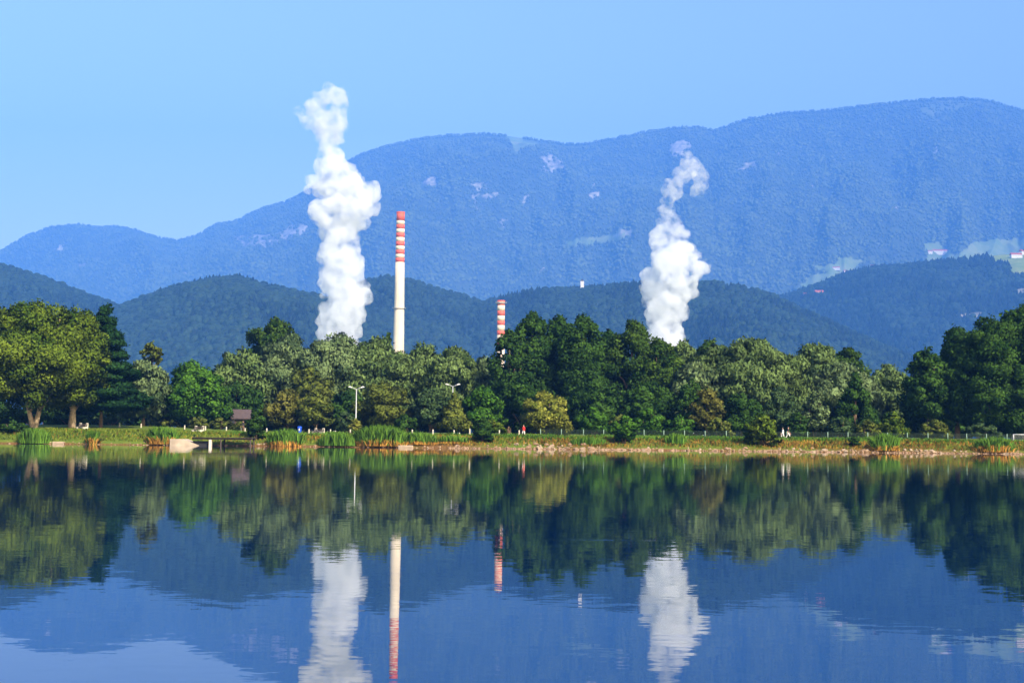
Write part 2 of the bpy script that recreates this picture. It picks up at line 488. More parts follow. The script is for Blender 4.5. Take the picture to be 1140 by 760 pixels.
def forest(name, terr, n, hgt, fir_share, label, seed, amin=-0.40, amax=0.40, tmin=0.1, tmax=1.0, ridge_extra=0, fat=1.0, min_py=None):
    V, AA, TT, cov = terr
    r = np.random.default_rng(seed)
    nf = int((TT[:, 0] <= 1.0).sum())
    na = V.shape[1]
    a0 = np.searchsorted(AA[0], amin); a1 = np.searchsorted(AA[0], amax) - 1
    ai = r.random(n) * (a1 - a0) + a0; ti = (tmin + (tmax - tmin) * r.random(n)) * (nf - 1)
    if ridge_extra:
        ai = np.concatenate([ai, r.random(ridge_extra) * (a1 - a0) + a0])
        ti = np.concatenate([ti, (1 - 0.03 * r.random(ridge_extra)) * (nf - 1)])
    i0 = np.clip(ti.astype(int), 0, nf - 2); j0 = np.clip(ai.astype(int), 0, na - 2)
    fi = (ti - i0)[:, None]; fj = (ai - j0)[:, None]
    lerp = lambda M: (M[i0, j0] * (1 - fi) + M[i0 + 1, j0] * fi) * (1 - fj) + (M[i0, j0 + 1] * (1 - fi) + M[i0 + 1, j0 + 1] * fi) * fj
    pos = lerp(V); c = lerp(cov)
    keep = ((c[:, 0] < 0.3) | ((c[:, 0] < 0.4) & (r.random(len(c)) < 0.4))) & (c[:, 1] < 0.35)
    if min_py is not None:
        pp = to_px(pos)
        keep &= (pp[:, 1] < min_py) & (pp[:, 0] > -60) & (pp[:, 0] < 1200)
    pos = pos[keep]
    n = len(pos)
    stand = fbm(pos[:, 0] * 0.006 + seed, pos[:, 1] * 0.006, 3)      # stands of firs and of broadleaves
    firs = (stand + 0.35 * (r.random(n) - 0.5)) < np.quantile(stand, fir_share) if fir_share > 0 else np.zeros(n, bool)
    VS = []; FS = []; NS = []; TS = []; off = 0
    for kind, sel in (('fir', firs), ('leafy', ~firs)):
        ids = np.where(sel)[0]
        which = r.integers(0, 5, len(ids))
        for p in range(5):
            k = ids[which == p]
            if not len(k): continue
            pv, pf, pn = PROTOS[kind][p]
            h = hgt * (0.65 + 0.6 * r.random(len(k))) * (1.2 if kind == 'fir' else 0.95)
            wdt = h * fat * (0.8 + 0.5 * r.random(len(k)))
            th = r.random(len(k)) * 2 * PI
            ct, st = np.cos(th)[:, None], np.sin(th)[:, None]
            vx = pv[None, :, 0] * ct - pv[None, :, 1] * st; vy = pv[None, :, 0] * st + pv[None, :, 1] * ct
            v = np.stack([vx * wdt[:, None], vy * wdt[:, None], pv[None, :, 2] * h[:, None] - 0.1 * h[:, None]], -1) + pos[k][:, None, :]
            nn = np.stack([pn[None, :, 0] * ct - pn[None, :, 1] * st, pn[None, :, 0] * st + pn[None, :, 1] * ct, np.repeat(pn[None, :, 2], len(k), 0)], -1)
            VS.append(v.reshape(-1, 3)); NS.append(nn.reshape(-1, 3))
            tint = np.clip((0.25 if kind == 'fir' else 0.6) + 0.75 * (r.random(len(k)) - 0.5), 0, 1)
            TS.append(np.repeat(tint, len(pv)))
            m = len(pv)
            FS.append((pf[None] + (np.arange(len(k)) * m)[:, None, None] + off).reshape(-1, 4)); off += m * len(k)
    me = np_mesh(name, np.concatenate(VS), np.concatenate(FS), {'nrm': ('FLOAT_VECTOR', np.concatenate(NS)), 'tint': ('FLOAT', np.concatenate(TS))}, True)
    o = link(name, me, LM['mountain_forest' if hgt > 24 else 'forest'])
    return tag(o, label, 'forest', kind='stuff')


def in_poly(px, poly):
    x, y = px[:, 0], px[:, 1]; c = np.zeros(len(px), bool); j = len(poly) - 1
    for i in range(len(poly)):
        xi, yi = poly[i]; xj, yj = poly[j]
        c ^= ((yi > y) != (yj > y)) & (x < (xj - xi) * (y - yi) / (yj - yi + 1e-9) + xi); j = i
    return c


MEADOWS = [  # open pasture on the mountain's flank
    [(890, 316), (905, 306), (925, 302), (905, 297), (930, 293), (934, 285), (960, 290), (950, 303), (930, 318), (905, 322), (892, 322)],
    [(1028, 272), (1042, 270), (1062, 284), (1085, 270), (1120, 265), (1150, 267), (1150, 300), (1040, 296), (1030, 285)],
    [(625, 272), (650, 264), (680, 262), (690, 256), (702, 256), (700, 266), (670, 270), (640, 275)],
    [(562, 150), (580, 152), (592, 160), (585, 165), (575, 172), (568, 160)], [(590, 156), (598, 158), (596, 168), (588, 160)],
    [(1020, 122), (1045, 113), (1095, 113), (1060, 124), (1028, 131)],
]
ROCKS = [
    [(262, 262), (300, 262), (330, 250), (342, 250), (335, 262), (295, 275), (270, 276)],
    [(525, 204), (543, 203), (540, 211), (529, 211)], [(526, 214), (532, 216), (530, 232), (536, 246), (531, 242), (526, 226)],
    [(535, 216), (555, 216), (554, 220), (536, 220)], [(470, 200), (484, 197), (486, 207), (471, 207)], [(600, 168), (625, 178), (628, 186), (614, 192), (604, 180)],
    [(596, 186), (612, 190), (606, 192)], [(655, 215), (668, 212), (665, 220), (656, 222)], [(820, 184), (842, 179), (840, 187), (824, 190)],
    [(575, 228), (590, 215), (582, 228)], [(557, 246), (563, 242), (561, 252)], [(598, 302), (612, 298), (606, 302)], [(705, 256), (690, 254), (684, 262), (700, 264)],
    [(745, 160), (762, 154), (770, 166), (750, 176)], [(658, 206), (664, 202), (660, 212)], [(900, 206), (905, 205), (903, 210)], [(994, 230), (1002, 228), (998, 233)],
    [(1038, 170), (1044, 164), (1042, 172)], [(866, 171), (871, 170), (870, 175)], [(60, 276), (72, 272), (70, 279)], [(88, 296), (95, 292), (93, 299)], [(200, 304), (212, 300), (206, 306)],
]


def mtn_mask(px):
    m = np.zeros(len(px)); k = np.zeros(len(px))
    j = np.stack([px[:, 0] + 9 * (fbm(px[:, 0] * 0.22, px[:, 1] * 0.22, 3) - 0.5), px[:, 1] + 7 * (fbm(px[:, 0] * 0.22 + 50, px[:, 1] * 0.22, 3) - 0.5)], 1)
    for i_, p in enumerate(MEADOWS): m[in_poly(j, p)] = 0.35 if i_ == len(MEADOWS) - 1 else 0.85
    spot = np.clip(fbm(px[:, 0] * 0.35, px[:, 1] * 0.35, 3) * 2.4 - 0.55, 0, 1)
    for p in ROCKS: k = np.maximum(k, in_poly(j, p) * spot)
    return np.stack([m, k], 1)


SKY_MTN = [(-320, 330), (-120, 312), (-40, 292), (0, 280), (30, 262), (60, 252), (90, 250), (110, 254), (125, 252), (150, 256), (175, 265), (200, 268), (220, 262), (240, 250), (262, 246), (290, 233), (315, 226), (335, 217), (350, 206), (385, 182), (400, 173), (430, 163), (470, 154), (500, 151), (540, 149), (560, 151), (590, 155), (625, 160), (645, 161), (680, 155), (720, 147), (750, 142), (775, 141), (795, 145), (830, 133), (870, 126), (920, 123), (960, 118), (1000, 114), (1040, 110), (1075, 109), (1100, 112), (1140, 123), (1200, 150), (1320, 190)]
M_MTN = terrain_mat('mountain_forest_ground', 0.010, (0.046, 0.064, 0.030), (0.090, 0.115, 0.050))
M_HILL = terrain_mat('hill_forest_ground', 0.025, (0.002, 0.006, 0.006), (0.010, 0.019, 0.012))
YM = 15000
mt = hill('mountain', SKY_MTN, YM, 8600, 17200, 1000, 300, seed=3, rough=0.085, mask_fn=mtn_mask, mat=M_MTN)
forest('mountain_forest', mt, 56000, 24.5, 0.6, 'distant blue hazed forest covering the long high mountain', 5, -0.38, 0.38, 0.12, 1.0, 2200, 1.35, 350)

SKY_FAR = [(780, 470), (800, 420), (830, 372), (850, 345), (870, 332), (890, 326), (910, 319), (940, 307), (970, 300), (1000, 298), (1040, 293), (1070, 291), (1092, 287), (1110, 284), (1140, 282), (1200, 276), (1330, 300)]
FAR_MEADOW = [[(1098, 284), (1150, 282), (1150, 294), (1112, 294)], [(1122, 294), (1150, 294), (1150, 306), (1126, 306)]]
FAR_TAN = [[(1060, 351), (1080, 348), (1100, 349), (1099, 354), (1075, 355)], [(1132, 322), (1145, 320), (1145, 328), (1134, 328)]]


def far_mask(px):
    m = np.zeros(len(px)); k = np.zeros(len(px))
    for p in FAR_MEADOW: m[in_poly(px, p)] = 1.0
    for p in FAR_TAN: k[in_poly(px, p)] = 0.7
    return np.stack([m, k], 1)


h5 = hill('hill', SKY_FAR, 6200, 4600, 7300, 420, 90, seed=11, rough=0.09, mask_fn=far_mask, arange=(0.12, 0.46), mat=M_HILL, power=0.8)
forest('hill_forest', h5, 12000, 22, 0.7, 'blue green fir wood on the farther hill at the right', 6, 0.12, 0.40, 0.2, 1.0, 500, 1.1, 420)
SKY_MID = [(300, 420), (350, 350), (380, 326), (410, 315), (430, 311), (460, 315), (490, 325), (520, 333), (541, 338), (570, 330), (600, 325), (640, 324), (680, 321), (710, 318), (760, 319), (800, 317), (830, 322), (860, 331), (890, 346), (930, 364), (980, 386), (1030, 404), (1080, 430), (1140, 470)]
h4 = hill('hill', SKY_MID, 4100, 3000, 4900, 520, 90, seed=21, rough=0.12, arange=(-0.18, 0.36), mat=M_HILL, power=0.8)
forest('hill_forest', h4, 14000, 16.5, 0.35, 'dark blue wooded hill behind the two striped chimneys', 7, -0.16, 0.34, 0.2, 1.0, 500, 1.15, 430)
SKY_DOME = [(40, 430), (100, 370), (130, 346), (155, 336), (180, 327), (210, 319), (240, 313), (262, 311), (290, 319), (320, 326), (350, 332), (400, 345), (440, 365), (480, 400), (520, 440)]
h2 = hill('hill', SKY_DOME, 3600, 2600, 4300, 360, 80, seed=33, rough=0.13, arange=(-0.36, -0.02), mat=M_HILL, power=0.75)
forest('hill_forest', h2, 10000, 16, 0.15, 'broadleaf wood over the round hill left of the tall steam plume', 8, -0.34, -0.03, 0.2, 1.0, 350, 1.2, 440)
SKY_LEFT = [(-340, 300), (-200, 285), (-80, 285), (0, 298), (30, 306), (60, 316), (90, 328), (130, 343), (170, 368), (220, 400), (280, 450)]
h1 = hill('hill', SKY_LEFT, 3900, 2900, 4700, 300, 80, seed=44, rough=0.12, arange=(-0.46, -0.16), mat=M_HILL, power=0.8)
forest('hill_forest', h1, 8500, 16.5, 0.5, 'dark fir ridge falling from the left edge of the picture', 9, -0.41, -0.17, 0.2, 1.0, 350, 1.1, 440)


# ------------------------------------------------------------------ foliage
def leaf_cloud(name, cen, nrm, size, elong, mat, parent, tint, axis=None, seed=0):
    r = np.random.default_rng(seed)
    n = len(cen)
    f = nrm * 0.45 + r.normal(size=(n, 3)) * 0.6
    f /= np.linalg.norm(f, axis=1, keepdims=True) + 1e-9
    a = r.normal(size=(n, 3)) if axis is None else axis + r.normal(size=(n, 3)) * 0.45
    u = np.cross(f, a); u /= np.linalg.norm(u, axis=1, keepdims=True) + 1e-9
    v = np.cross(f, u)
    s = size[:, None]; e = elong
    V = np.stack([cen + v * s * e, cen + u * s * 0.62 + f * s * 0.12, cen - v * s * e * 0.85, cen - u * s * 0.62 + f * s * 0.12], 1).reshape(-1, 3)
    Fq = np.arange(4 * n).reshape(n, 4)
    sn = nrm + r.normal(size=(n, 3)) * 0.24
    sn /= np.linalg.norm(sn, axis=1, keepdims=True) + 1e-9
    me = np_mesh(name, V, Fq, {'nrm': ('FLOAT_VECTOR', np.repeat(sn, 4, 0)), 'tint': ('FLOAT', np.repeat(tint, 4))})
    return link(name, me, mat, parent)


def lobes_for(shape, W, H, r, z0):
    """clumps of a crown W wide from z0 to z0+H: rows of (x, y, z, rx, rz)"""
    L = []
    if shape == 'pine':
        levels = max(6, int(H / 1.0))
        for i in range(levels):
            t = i / (levels - 1)
            rad = W * 0.5 * (1 - 0.8 * t ** 1.5) * (0.75 + 0.4 * r.random())
            m = max(3, int(6 * (1 - t) + 2)); ph = r.random() * 6
            for k in range(m):
                a = ph + 2 * PI * k / m + r.normal() * 0.25; d = rad * (0.45 + 0.4 * r.random())
                L.append((d * math.cos(a), d * math.sin(a), z0 + H * (0.03 + 0.94 * t) + r.normal() * 0.35, rad * 0.46 + 0.35, 0.62 + 0.2 * r.random()))
        return L
    if shape in ('round', 'dome'):
        m = int(8 + 0.035 * W * H)
        for i in range(m):
            t = (i + r.random()) / m
            env = 0.5 * W * (math.sqrt(max(0.05, 1 - (t * 0.97) ** 2.6)) if shape == 'dome' else math.sqrt(max(0.08, 1 - (2 * t - 0.9) ** 2 / 1.22)))
            cr = min(W * (0.17 + 0.09 * r.random()), H * 0.24)
            a = i * 2.4 + r.normal() * 0.4
            d = max(0, env - cr * 0.8) * (1 - 0.3 * r.random() ** 2)
            cx, cy_, cz = d * math.cos(a), d * math.sin(a), z0 + cr * 0.55 + t * (H - cr * 1.5)
            L.append((cx, cy_, cz, cr * 0.72, cr * 0.62))
            for q in range(9):
                v = r.normal(size=3); v /= np.linalg.norm(v)
                v[2] = abs(v[2]) * 0.9 if r.random() < 0.65 else v[2]
                sr = cr * (0.30 + 0.24 * r.random())
                L.append((cx + v[0] * cr * 0.86, cy_ + v[1] * cr * 0.86, cz + v[2] * cr * 0.74, sr, sr * (0.7 + 0.25 * r.random())))
        for q in range(6):
            a = r.random() * 6.28
            L.append((0.22 * W * math.cos(a), 0.22 * W * math.sin(a), z0 + H * (0.15 + 0.5 * r.random()), W * 0.16, H * 0.12))
        L.append((0, 0, z0 + H * 0.88, W * 0.10, H * 0.12))
        return L
    K = int(34 + 0.30 * W * H)
    for i in range(K):
        if shape == 'poplar':
            t = (i + r.random()) / K
            env = 0.5 * W * (0.75 + 0.45 * t) if t < 0.4 else 0.5 * W * 0.95 * max(0.06, 1 - ((t - 0.4) / 0.6) ** 2.8) ** 0.65
            lr = W * (0.12 + 0.08 * r.random()) * (1 - 0.45 * t)
        else:
            t = (i + r.random()) / K
            env = 0.5 * W * (1 - t) ** 0.75 + 0.02 * W
            lr = W * (0.11 + 0.05 * r.random()) * (1.15 - 0.8 * t)
        lr = min(lr, H * 0.2)
        a = r.random() * 2 * PI
        d = max(0, env - lr * 0.8) * (1 - 0.4 * r.random() ** 2)
        z = z0 + lr * 0.6 + t * (H - lr * 1.5)
        L.append((d * math.cos(a), d * math.sin(a), z, lr * (0.9 + 0.35 * r.random()), lr * (0.85 + 0.45 * r.random())))
    L.append((0, 0, z0 + H * 0.86, W * (0.06 if shape in ('cone', 'poplar') else 0.13), H * 0.13))
    return L


def crown(name, L, W, H, z0, mat, parent, seed, size, dens=1.0, elong=1.0, droop=False):
    r = np.random.default_rng(seed)
    cs = []; ns = []; ts = []
    mid = np.array([0, 0, z0 + H * 0.45])
    for (x, y, z, rx, rz) in L:
        area = 4 * PI * rx * (rx + rz) * 0.5
        n = int(max(24, area / (size * size) * 0.85 * dens))
        d = r.normal(size=(n, 3)); d /= np.linalg.norm(d, axis=1, keepdims=True)
        rad = 0.55 + 0.50 * r.random(n) ** 0.6 + 0.13 * r.normal(size=n)
        c = np.array([x, y, z]) + d * np.array([rx, rx, rz]) * rad[:, None]
        if droop: c[:, 2] -= 0.35 * rz * r.random(n) ** 2
        nn = d * np.array([1, 1, rx / rz]); nn /= np.linalg.norm(nn, axis=1, keepdims=True)
        o = c - mid; o /= np.linalg.norm(o, axis=1, keepdims=True) + 1e-9
        nn = nn * 0.75 + o * 0.35
        keep = c[:, 2] > 0.05
        cs.append(c[keep]); ns.append(nn[keep])
        lt = 0.5 + 0.22 * r.normal()
        ts.append(np.clip(lt + 0.13 * r.normal(size=int(keep.sum())), 0, 1))
    c = np.concatenate(cs); nn = np.concatenate(ns); t = np.concatenate(ts)
    s = size * (0.6 + 0.75 * r.random(len(c)))
    ax = np.tile(np.array([[0, 0, 1.0]]), (len(c), 1)) if droop else None
    return leaf_cloud(name, c, nn, s, elong, mat, parent, t, ax, seed + 1)


def trunk(parent, H, r0, mat, seed, L, fork=None, lean=0.0, low=0.0):
    r = random.Random(seed); mb = MB()
    starts = fork or [(lean, 0)]
    for lx, ly in starts:
        pts = []; rad = []
        for i in range(7):
            t = i / 6
            pts.append((lx * t * H + 0.08 * r.uniform(-1, 1) * (i > 0), ly * t * H + 0.08 * r.uniform(-1, 1) * (i > 0), -0.25 + t * (H * 0.86 + 0.25)))
            rad.append(r0 * (1.25 if i == 0 else 1) * (1 - 0.82 * t) + 0.02)
        mb.tube(pts, rad, 9)
        tg = r.sample(L, min(len(L), 8))
        for (x, y, z, rx, rz) in tg:
            k = min(5, max(1, int(6 * (z * 0.62) / (H * 0.86))))
            p0 = Vector(pts[k]); p1 = Vector((x, y, z)) * 0.94
            m = (p0 + p1) / 2 + Vector((0, 0, 0.08 * H * r.random()))
            mb.tube([p0, m, p1], [rad[k] * 0.55, rad[k] * 0.34, 0.03], 6)
    return mb.build('trunk', mat, parent)


TN = [100]
DENS = 1.0


def tree(kind, px, D, top, wpx, shape, leaf, label, cat='tree', group=None, low=0.22, fork=None, r0=None, bark=None, size=None, dens=1.0, lean=0.0, depth=None, base=None):
    TN[0] += 1; seed = TN[0]
    x = X(px, D); z = gz(x, D)
    if base is not None: z = min(z, P(px, base, D).z) if base < 0 else z
    H = P(px, top, D).z - z
    W = wpx * (1.30 if D > 232 and shape == 'dome' else 1.16) * D / F_PX
    root = empty(kind, (x, D, z)); tag(root, label, cat, group)
    r = np.random.default_rng(seed)
    size = size or (0.21 if D < 222 else 0.25)
    size = min(size, max(0.13, W * 0.06))
    z0 = H * low
    L = lobes_for(shape, W, H - z0, r, z0)
    droop = leaf in ('willow', 'silver', 'yellow')
    crown('crown', L, W, H - z0, z0, LM[leaf], root, seed, size, dens * DENS, 1.45 if droop else 1.0, droop)
    trunk(root, H, r0 or 0.02 * H + 0.04, bark or BARK, seed, L, fork, lean)
    return root, L, (W, H, z0)


def shrub(px, D, top, wpx, leaf, label, shape='dome', group=None, name='shrub', dens=1.0, size=None):
    TN[0] += 1; seed = TN[0]
    x = X(px, D); z = gz(x, D)
    H = P(px, top, D).z - z; W = wpx * D / F_PX
    root = empty(name, (x, D, z)); tag(root, label, 'shrub', group)
    r = np.random.default_rng(seed)
    L = lobes_for(shape, W, H, r, 0.0)
    crown('foliage', L, W, H, 0.0, LM[leaf], root, seed, size or min(0.19, max(0.09, W * 0.05)), dens * DENS, 1.0)
    mb = MB()
    for k in range(4):
        a = 1.6 * k + 0.3
        mb.tube([(0.08 * math.cos(a), 0.08 * math.sin(a), -0.15), (W * 0.14 * math.cos(a), W * 0.14 * math.sin(a), H * 0.4), (W * 0.2 * math.cos(a), W * 0.2 * math.sin(a), H * 0.75)], [0.06, 0.04, 0.015], 6)
    mb.build('stem', BARK, root)
    return root


# --- left group
tree('broadleaf_tree', -14, 206, 338, 120, 'round', 'linden', 'full green tree cut by the left picture edge', low=0.22)
t1, L1, d1 = tree('broadleaf_tree', 38, 199, 335, 128, 'round', 'linden', 'largest full green tree with a pale forked trunk at the left', low=0.16, fork=[(-0.24, 0.0), (0.17, 0.02)], r0=0.33, bark=BARK_PALE)
tree('broadleaf_tree', 80, 204, 341, 76, 'round', 'linden', 'tall green tree with an orange lit trunk beside the white bench', low=0.17, r0=0.46, bark=BARK_PALE)
tree('pine_tree', 112, 212, 345, 68, 'pine', 'pine', 'dark layered pine on a thin black trunk right of the big left trees', low=0.16, r0=0.22, dens=1.6)
tree('willow_tree', 159, 226, 398, 62, 'dome', 'silver', 'grey green round willow between the dark pine and the bright green tree', low=0.05)
tree('young_tree', 167, 232, 380, 22, 'round', 'olive', 'thin sparse young tree poking above the grey willow', low=0.72, r0=0.12, dens=0.55)
tree('maple_tree', 213, 228, 401, 74, 'dome', 'green', 'bright green maple standing left of the brown hut', low=0.05)
tree('poplar_tree', 303, 262, 352, 56, 'round', 'poplar', 'dark rounded poplar rising above the willows', low=0.45)
tree('willow_tree', 268, 246, 386, 64, 'dome', 'willow', 'grey willow right of the bright maple, lower than the poplar beside it', low=0.08)
tree('broadleaf_tree', 262, 238, 424, 62, 'dome', 'dark', 'low dark tree standing just behind the brown hut roof', low=0.05)
tree('willow_tree', 316, 250, 372, 70, 'dome', 'silver', 'pale willow in front of the dark poplar top', low=0.08)
tw, LW, dw = tree('willow_tree', 368, 248, 371, 84, 'dome', 'silver', 'silvery willow with pale dry patches below the tall steam plume', low=0.08)
rr = np.random.default_rng(5)
ids = rr.choice(len(LW), 9, replace=False)
crown('dry_leaves', [(LW[i][0], LW[i][1] - 0.5, LW[i][2], LW[i][3] * 0.7, LW[i][4] * 0.5) for i in ids], dw[0], dw[1] - dw[2], dw[2], LM['dry'], tw, 901, 0.26, 0.22, 1.2, True)
tree('willow_tree', 343, 236, 408, 54, 'dome', 'olive', 'middling olive willow behind the tan shrubs', low=0.08)
tree('willow_tree', 418, 246, 375, 80, 'dome', 'willow', 'broad willow standing in front of the tall chimney foot', low=0.08)
tree('pine_tree', 431, 262, 369, 26, 'cone', 'poplar', 'narrow dark treetop right at the tall chimney foot', low=0.3)
tree('willow_tree', 466, 250, 380, 64, 'dome', 'willow', 'round topped willow just right of the tall chimney', low=0.08)
tree('willow_tree', 504, 248, 385, 70, 'dome', 'willow', 'wide grey green willow behind the right hand double street lamp', low=0.08)
tree('willow_tree', 538, 252, 396, 48, 'dome', 'silver', 'pale willow at the foot of the short chimney', low=0.08)
tree('broadleaf_tree', 320, 220, 432, 50, 'dome', 'brown', 'tan leaved small tree right of the dark shore shrub', low=0.05)
tree('broadleaf_tree', 351, 216, 436, 44, 'dome', 'olive', 'olive small tree behind the blue bin and white bench', low=0.05)
tree('broadleaf_tree', 388, 232, 430, 44, 'dome', 'dark', 'dark tree behind the left hand double street lamp', low=0.05)
tree('broadleaf_tree', 427, 213, 424, 64, 'dome', 'olive', 'dense olive tree right of the left hand double street lamp', low=0.06)
tree('broadleaf_tree', 479, 211, 431, 44, 'dome', 'bluish', 'grey green tree with a pointed top below the right hand street lamp', low=0.06)
tree('broadleaf_tree', 505, 207, 436, 36, 'cone', 'olive', 'slim light green tree beside the bright round tree', low=0.06)
tree('maple_tree', 535, 210, 428, 46, 'dome', 'green', 'bright green round tree left of the dark poplars', low=0.06)

# --- dark poplars in the middle
PG = 'dark poplars in the middle of the far bank'
for px, D, top, w_, lab in (
        (566, 240, 366, 46, 'dark poplar partly hiding the short striped chimney'),
        (592, 244, 347, 56, 'dark poplar second from the short chimney, pointed and narrow'),
        (622, 246, 350, 54, 'dark poplar third from the short chimney, standing between two close neighbours'),
        (648, 240, 351, 64, 'broadest of the dark poplars, in the middle of the row'),
        (703, 238, 356, 62, 'dark poplar left of the smaller steam plume with a yellow lit crown'),
        (677, 248, 368, 58, 'shorter dark poplar sunk between two taller poplars'),
        (733, 236, 377, 56, 'last dark poplar of the row, below the smaller steam plume')):
    tree('poplar_tree', px, D, top, w_, 'poplar', 'poplar' if px > 690 else 'dark', lab, group=PG, low=0.06, dens=1.15)
tree('broadleaf_tree', 580, 226, 412, 66, 'dome', 'dark', 'dark low tree behind the yellow green willow bush', low=0.03)
tree('broadleaf_tree', 664, 226, 416, 84, 'dome', 'dark', 'wide dark tree in front of the poplar row', low=0.03)
tree('broadleaf_tree', 722, 222, 424, 66, 'dome', 'dark', 'dark tree between poplar row and large pale willow', low=0.03)
shrub(606, 204, 437, 72, 'yellow', 'large pale yellow green willow bush behind the walker in red', name='willow_bush')
shrub(661, 207, 452, 44, 'green', 'bright green shrub just right of the yellow willow bush')
shrub(722, 207, 453, 40, 'green', 'mid green shrub behind the round shore bush', shape='round')

# --- right
tree('willow_tree', 762, 262, 376, 46, 'dome', 'willow', 'willow top behind the smaller steam plume foot', low=0.1)
tree('broadleaf_tree', 792, 258, 377, 50, 'dome', 'poplar', 'dark green crown between the smaller plume and the large pale willow', low=0.1)
tree('willow_tree', 832, 234, 375, 124, 'dome', 'willow', 'largest pale domed willow right of the dark poplars', low=0.16)
tree('willow_tree', 775, 230, 402, 66, 'dome', 'silver', 'lower pale willow leaning against the largest domed willow', low=0.08)
tree('broadleaf_tree', 770, 218, 422, 42, 'round', 'dark', 'dark small tree left of the tan leaved tree', low=0.05)
tree('young_tree', 787, 212, 428, 34, 'round', 'brown', 'tan leaved slim tree in front of the large pale willow', low=0.05)
tree('broadleaf_tree', 825, 216, 438, 62, 'dome', 'dark', 'dark green low tree under the largest domed willow', low=0.03)
tree('broadleaf_tree', 868, 217, 432, 52, 'dome', 'bluish', 'grey green low tree behind the strolling couple', low=0.03)
tree('willow_tree', 910, 246, 380, 64, 'dome', 'willow', 'domed willow right of and behind the largest one', low=0.08)
tree('broadleaf_tree', 944, 256, 387, 50, 'dome', 'poplar', 'dark crown on the skyline right of the domed willows', low=0.08)
tree('willow_tree', 938, 236, 402, 76, 'dome', 'silver', 'pale silvery willow behind the dark pointed fir', low=0.06)
tree('fir_tree', 953, 216, 413, 50, 'cone', 'dark', 'dark pointed fir in front of the silvery willow', low=0.03, dens=1.3)
tree('willow_tree', 991, 246, 405, 66, 'dome', 'willow', 'low willow left of the great dark trees at right', low=0.06)
shrub(907, 208, 435, 40, 'silver', 'grey green tall shrub right of the strolling couple', shape='dome')
RG = 'great dark green trees at the right edge'
for px, D, top, w_, lab in (
        (1034, 222, 386, 58, 'leftmost of the great dark trees at the right edge, lowest crown'),
        (1066, 224, 362, 72, 'second great dark tree from the left at the right edge'),
        (1104, 220, 352, 76, 'great dark tree third from the left at the right edge'),
        (1142, 222, 338, 80, 'tallest great dark tree, cut by the right picture edge'),
        (1190, 224, 330, 90, 'great dark tree mostly outside the right picture edge')):
    tree('broadleaf_tree', px, D, top, w_, 'dome', 'dark', lab, group=RG, low=0.02, dens=1.15)
shrub(994, 205, 457, 38, 'linden', 'yellow green shrub left of the great dark trees')
shrub(1040, 204, 467, 44, 'olive', 'grey green low shrub under the great dark trees')
shrub(1092, 206, 470, 46, 'bluish', 'dim green shrub in the shade below the great dark trees')

# --- low growth behind the fence
HG = 'low shrubs behind the fence'
for px, D, top, w_, leaf, lab in (
        (186, 226, 466, 30, 'olive', 'low shrub at the foot of the bright maple'),
        (222, 222, 464, 34, 'olive', 'rounded low shrub left of the brown hut'),
        (246, 221, 465, 26, 'olive', 'small round shrub below the hut roof'),
        (268, 218, 469, 26, 'olive', 'low shrub hiding the wall of the brown hut'),
        (384, 212, 458, 28, 'bluish', 'blue green shrub left of the yellow bush'),
        (396, 204, 465, 16, 'yellow', 'small yellow bush at the foot of the left double street lamp'),
        (452, 206, 460, 30, 'dark', 'dark shrub behind the white fence posts right of the tall reeds'),
        (548, 203, 466, 34, 'linden', 'yellow green shrub between the bright round tree and walker in red'),
        (690, 208, 462, 30, 'olive', 'dull green shrub left of the round shore bush'),
        (756, 207, 461, 36, 'green', 'green shrub at the foot of the tan leaved slim tree'),
        (800, 206, 464, 34, 'olive', 'olive shrub left of the pointed shore bush'),
        (888, 207, 458, 30, 'dark', 'dark shrub just behind the strolling couple'),
        (935, 205, 463, 34, 'bluish', 'grey green shrub at the foot of the dark fir'),
        (966, 204, 466, 30, 'olive', 'small olive shrub right of the dark fir'),
        (124, 232, 460, 44, 'bluish', 'dim shrub in the shade behind the pine trunk'),
        (20, 222, 455, 70, 'dark', 'dark undergrowth behind the forked pale trunk'),
        (76, 224, 458, 56, 'dark', 'dark undergrowth behind the orange lit trunk')):
    shrub(px, D, top, w_, leaf, lab, group=HG)

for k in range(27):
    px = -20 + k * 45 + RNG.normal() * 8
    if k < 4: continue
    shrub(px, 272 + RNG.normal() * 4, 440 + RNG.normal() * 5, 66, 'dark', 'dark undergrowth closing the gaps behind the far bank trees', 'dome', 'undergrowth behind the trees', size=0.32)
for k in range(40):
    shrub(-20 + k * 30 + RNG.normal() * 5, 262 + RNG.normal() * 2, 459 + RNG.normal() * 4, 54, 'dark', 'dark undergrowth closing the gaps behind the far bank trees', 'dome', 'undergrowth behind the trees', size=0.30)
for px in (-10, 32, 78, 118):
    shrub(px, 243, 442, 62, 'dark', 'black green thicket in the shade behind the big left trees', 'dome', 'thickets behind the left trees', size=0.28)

# --- bushes on the water's edge
SG = 'bushes on the shoreline'
shrub(285, 188, 455, 27, 'dark', 'dark upright bush at the right end of the dark jetty', 'round', SG)
shrub(537, 187.5, 464, 27, 'dark', 'dark bush on the stones below the bright round tree', 'dome', SG)
shrub(695, 187.5, 462, 32, 'green', 'round green bush on the stones right of the walker in red', 'round', SG)
shrub(849, 187.5, 459, 40, 'linden', 'yellow topped pointed bush on the shore beside the strolling couple', 'dome', SG)
shrub(951, 187.5, 485, 15, 'dark', 'tiny dark round bush on the stones right of the couple', 'round', SG)
shrub(400 - 385, 190, 468, 40, 'dark', 'shaded dark bush at the lake edge near the left picture border', 'dome', SG)


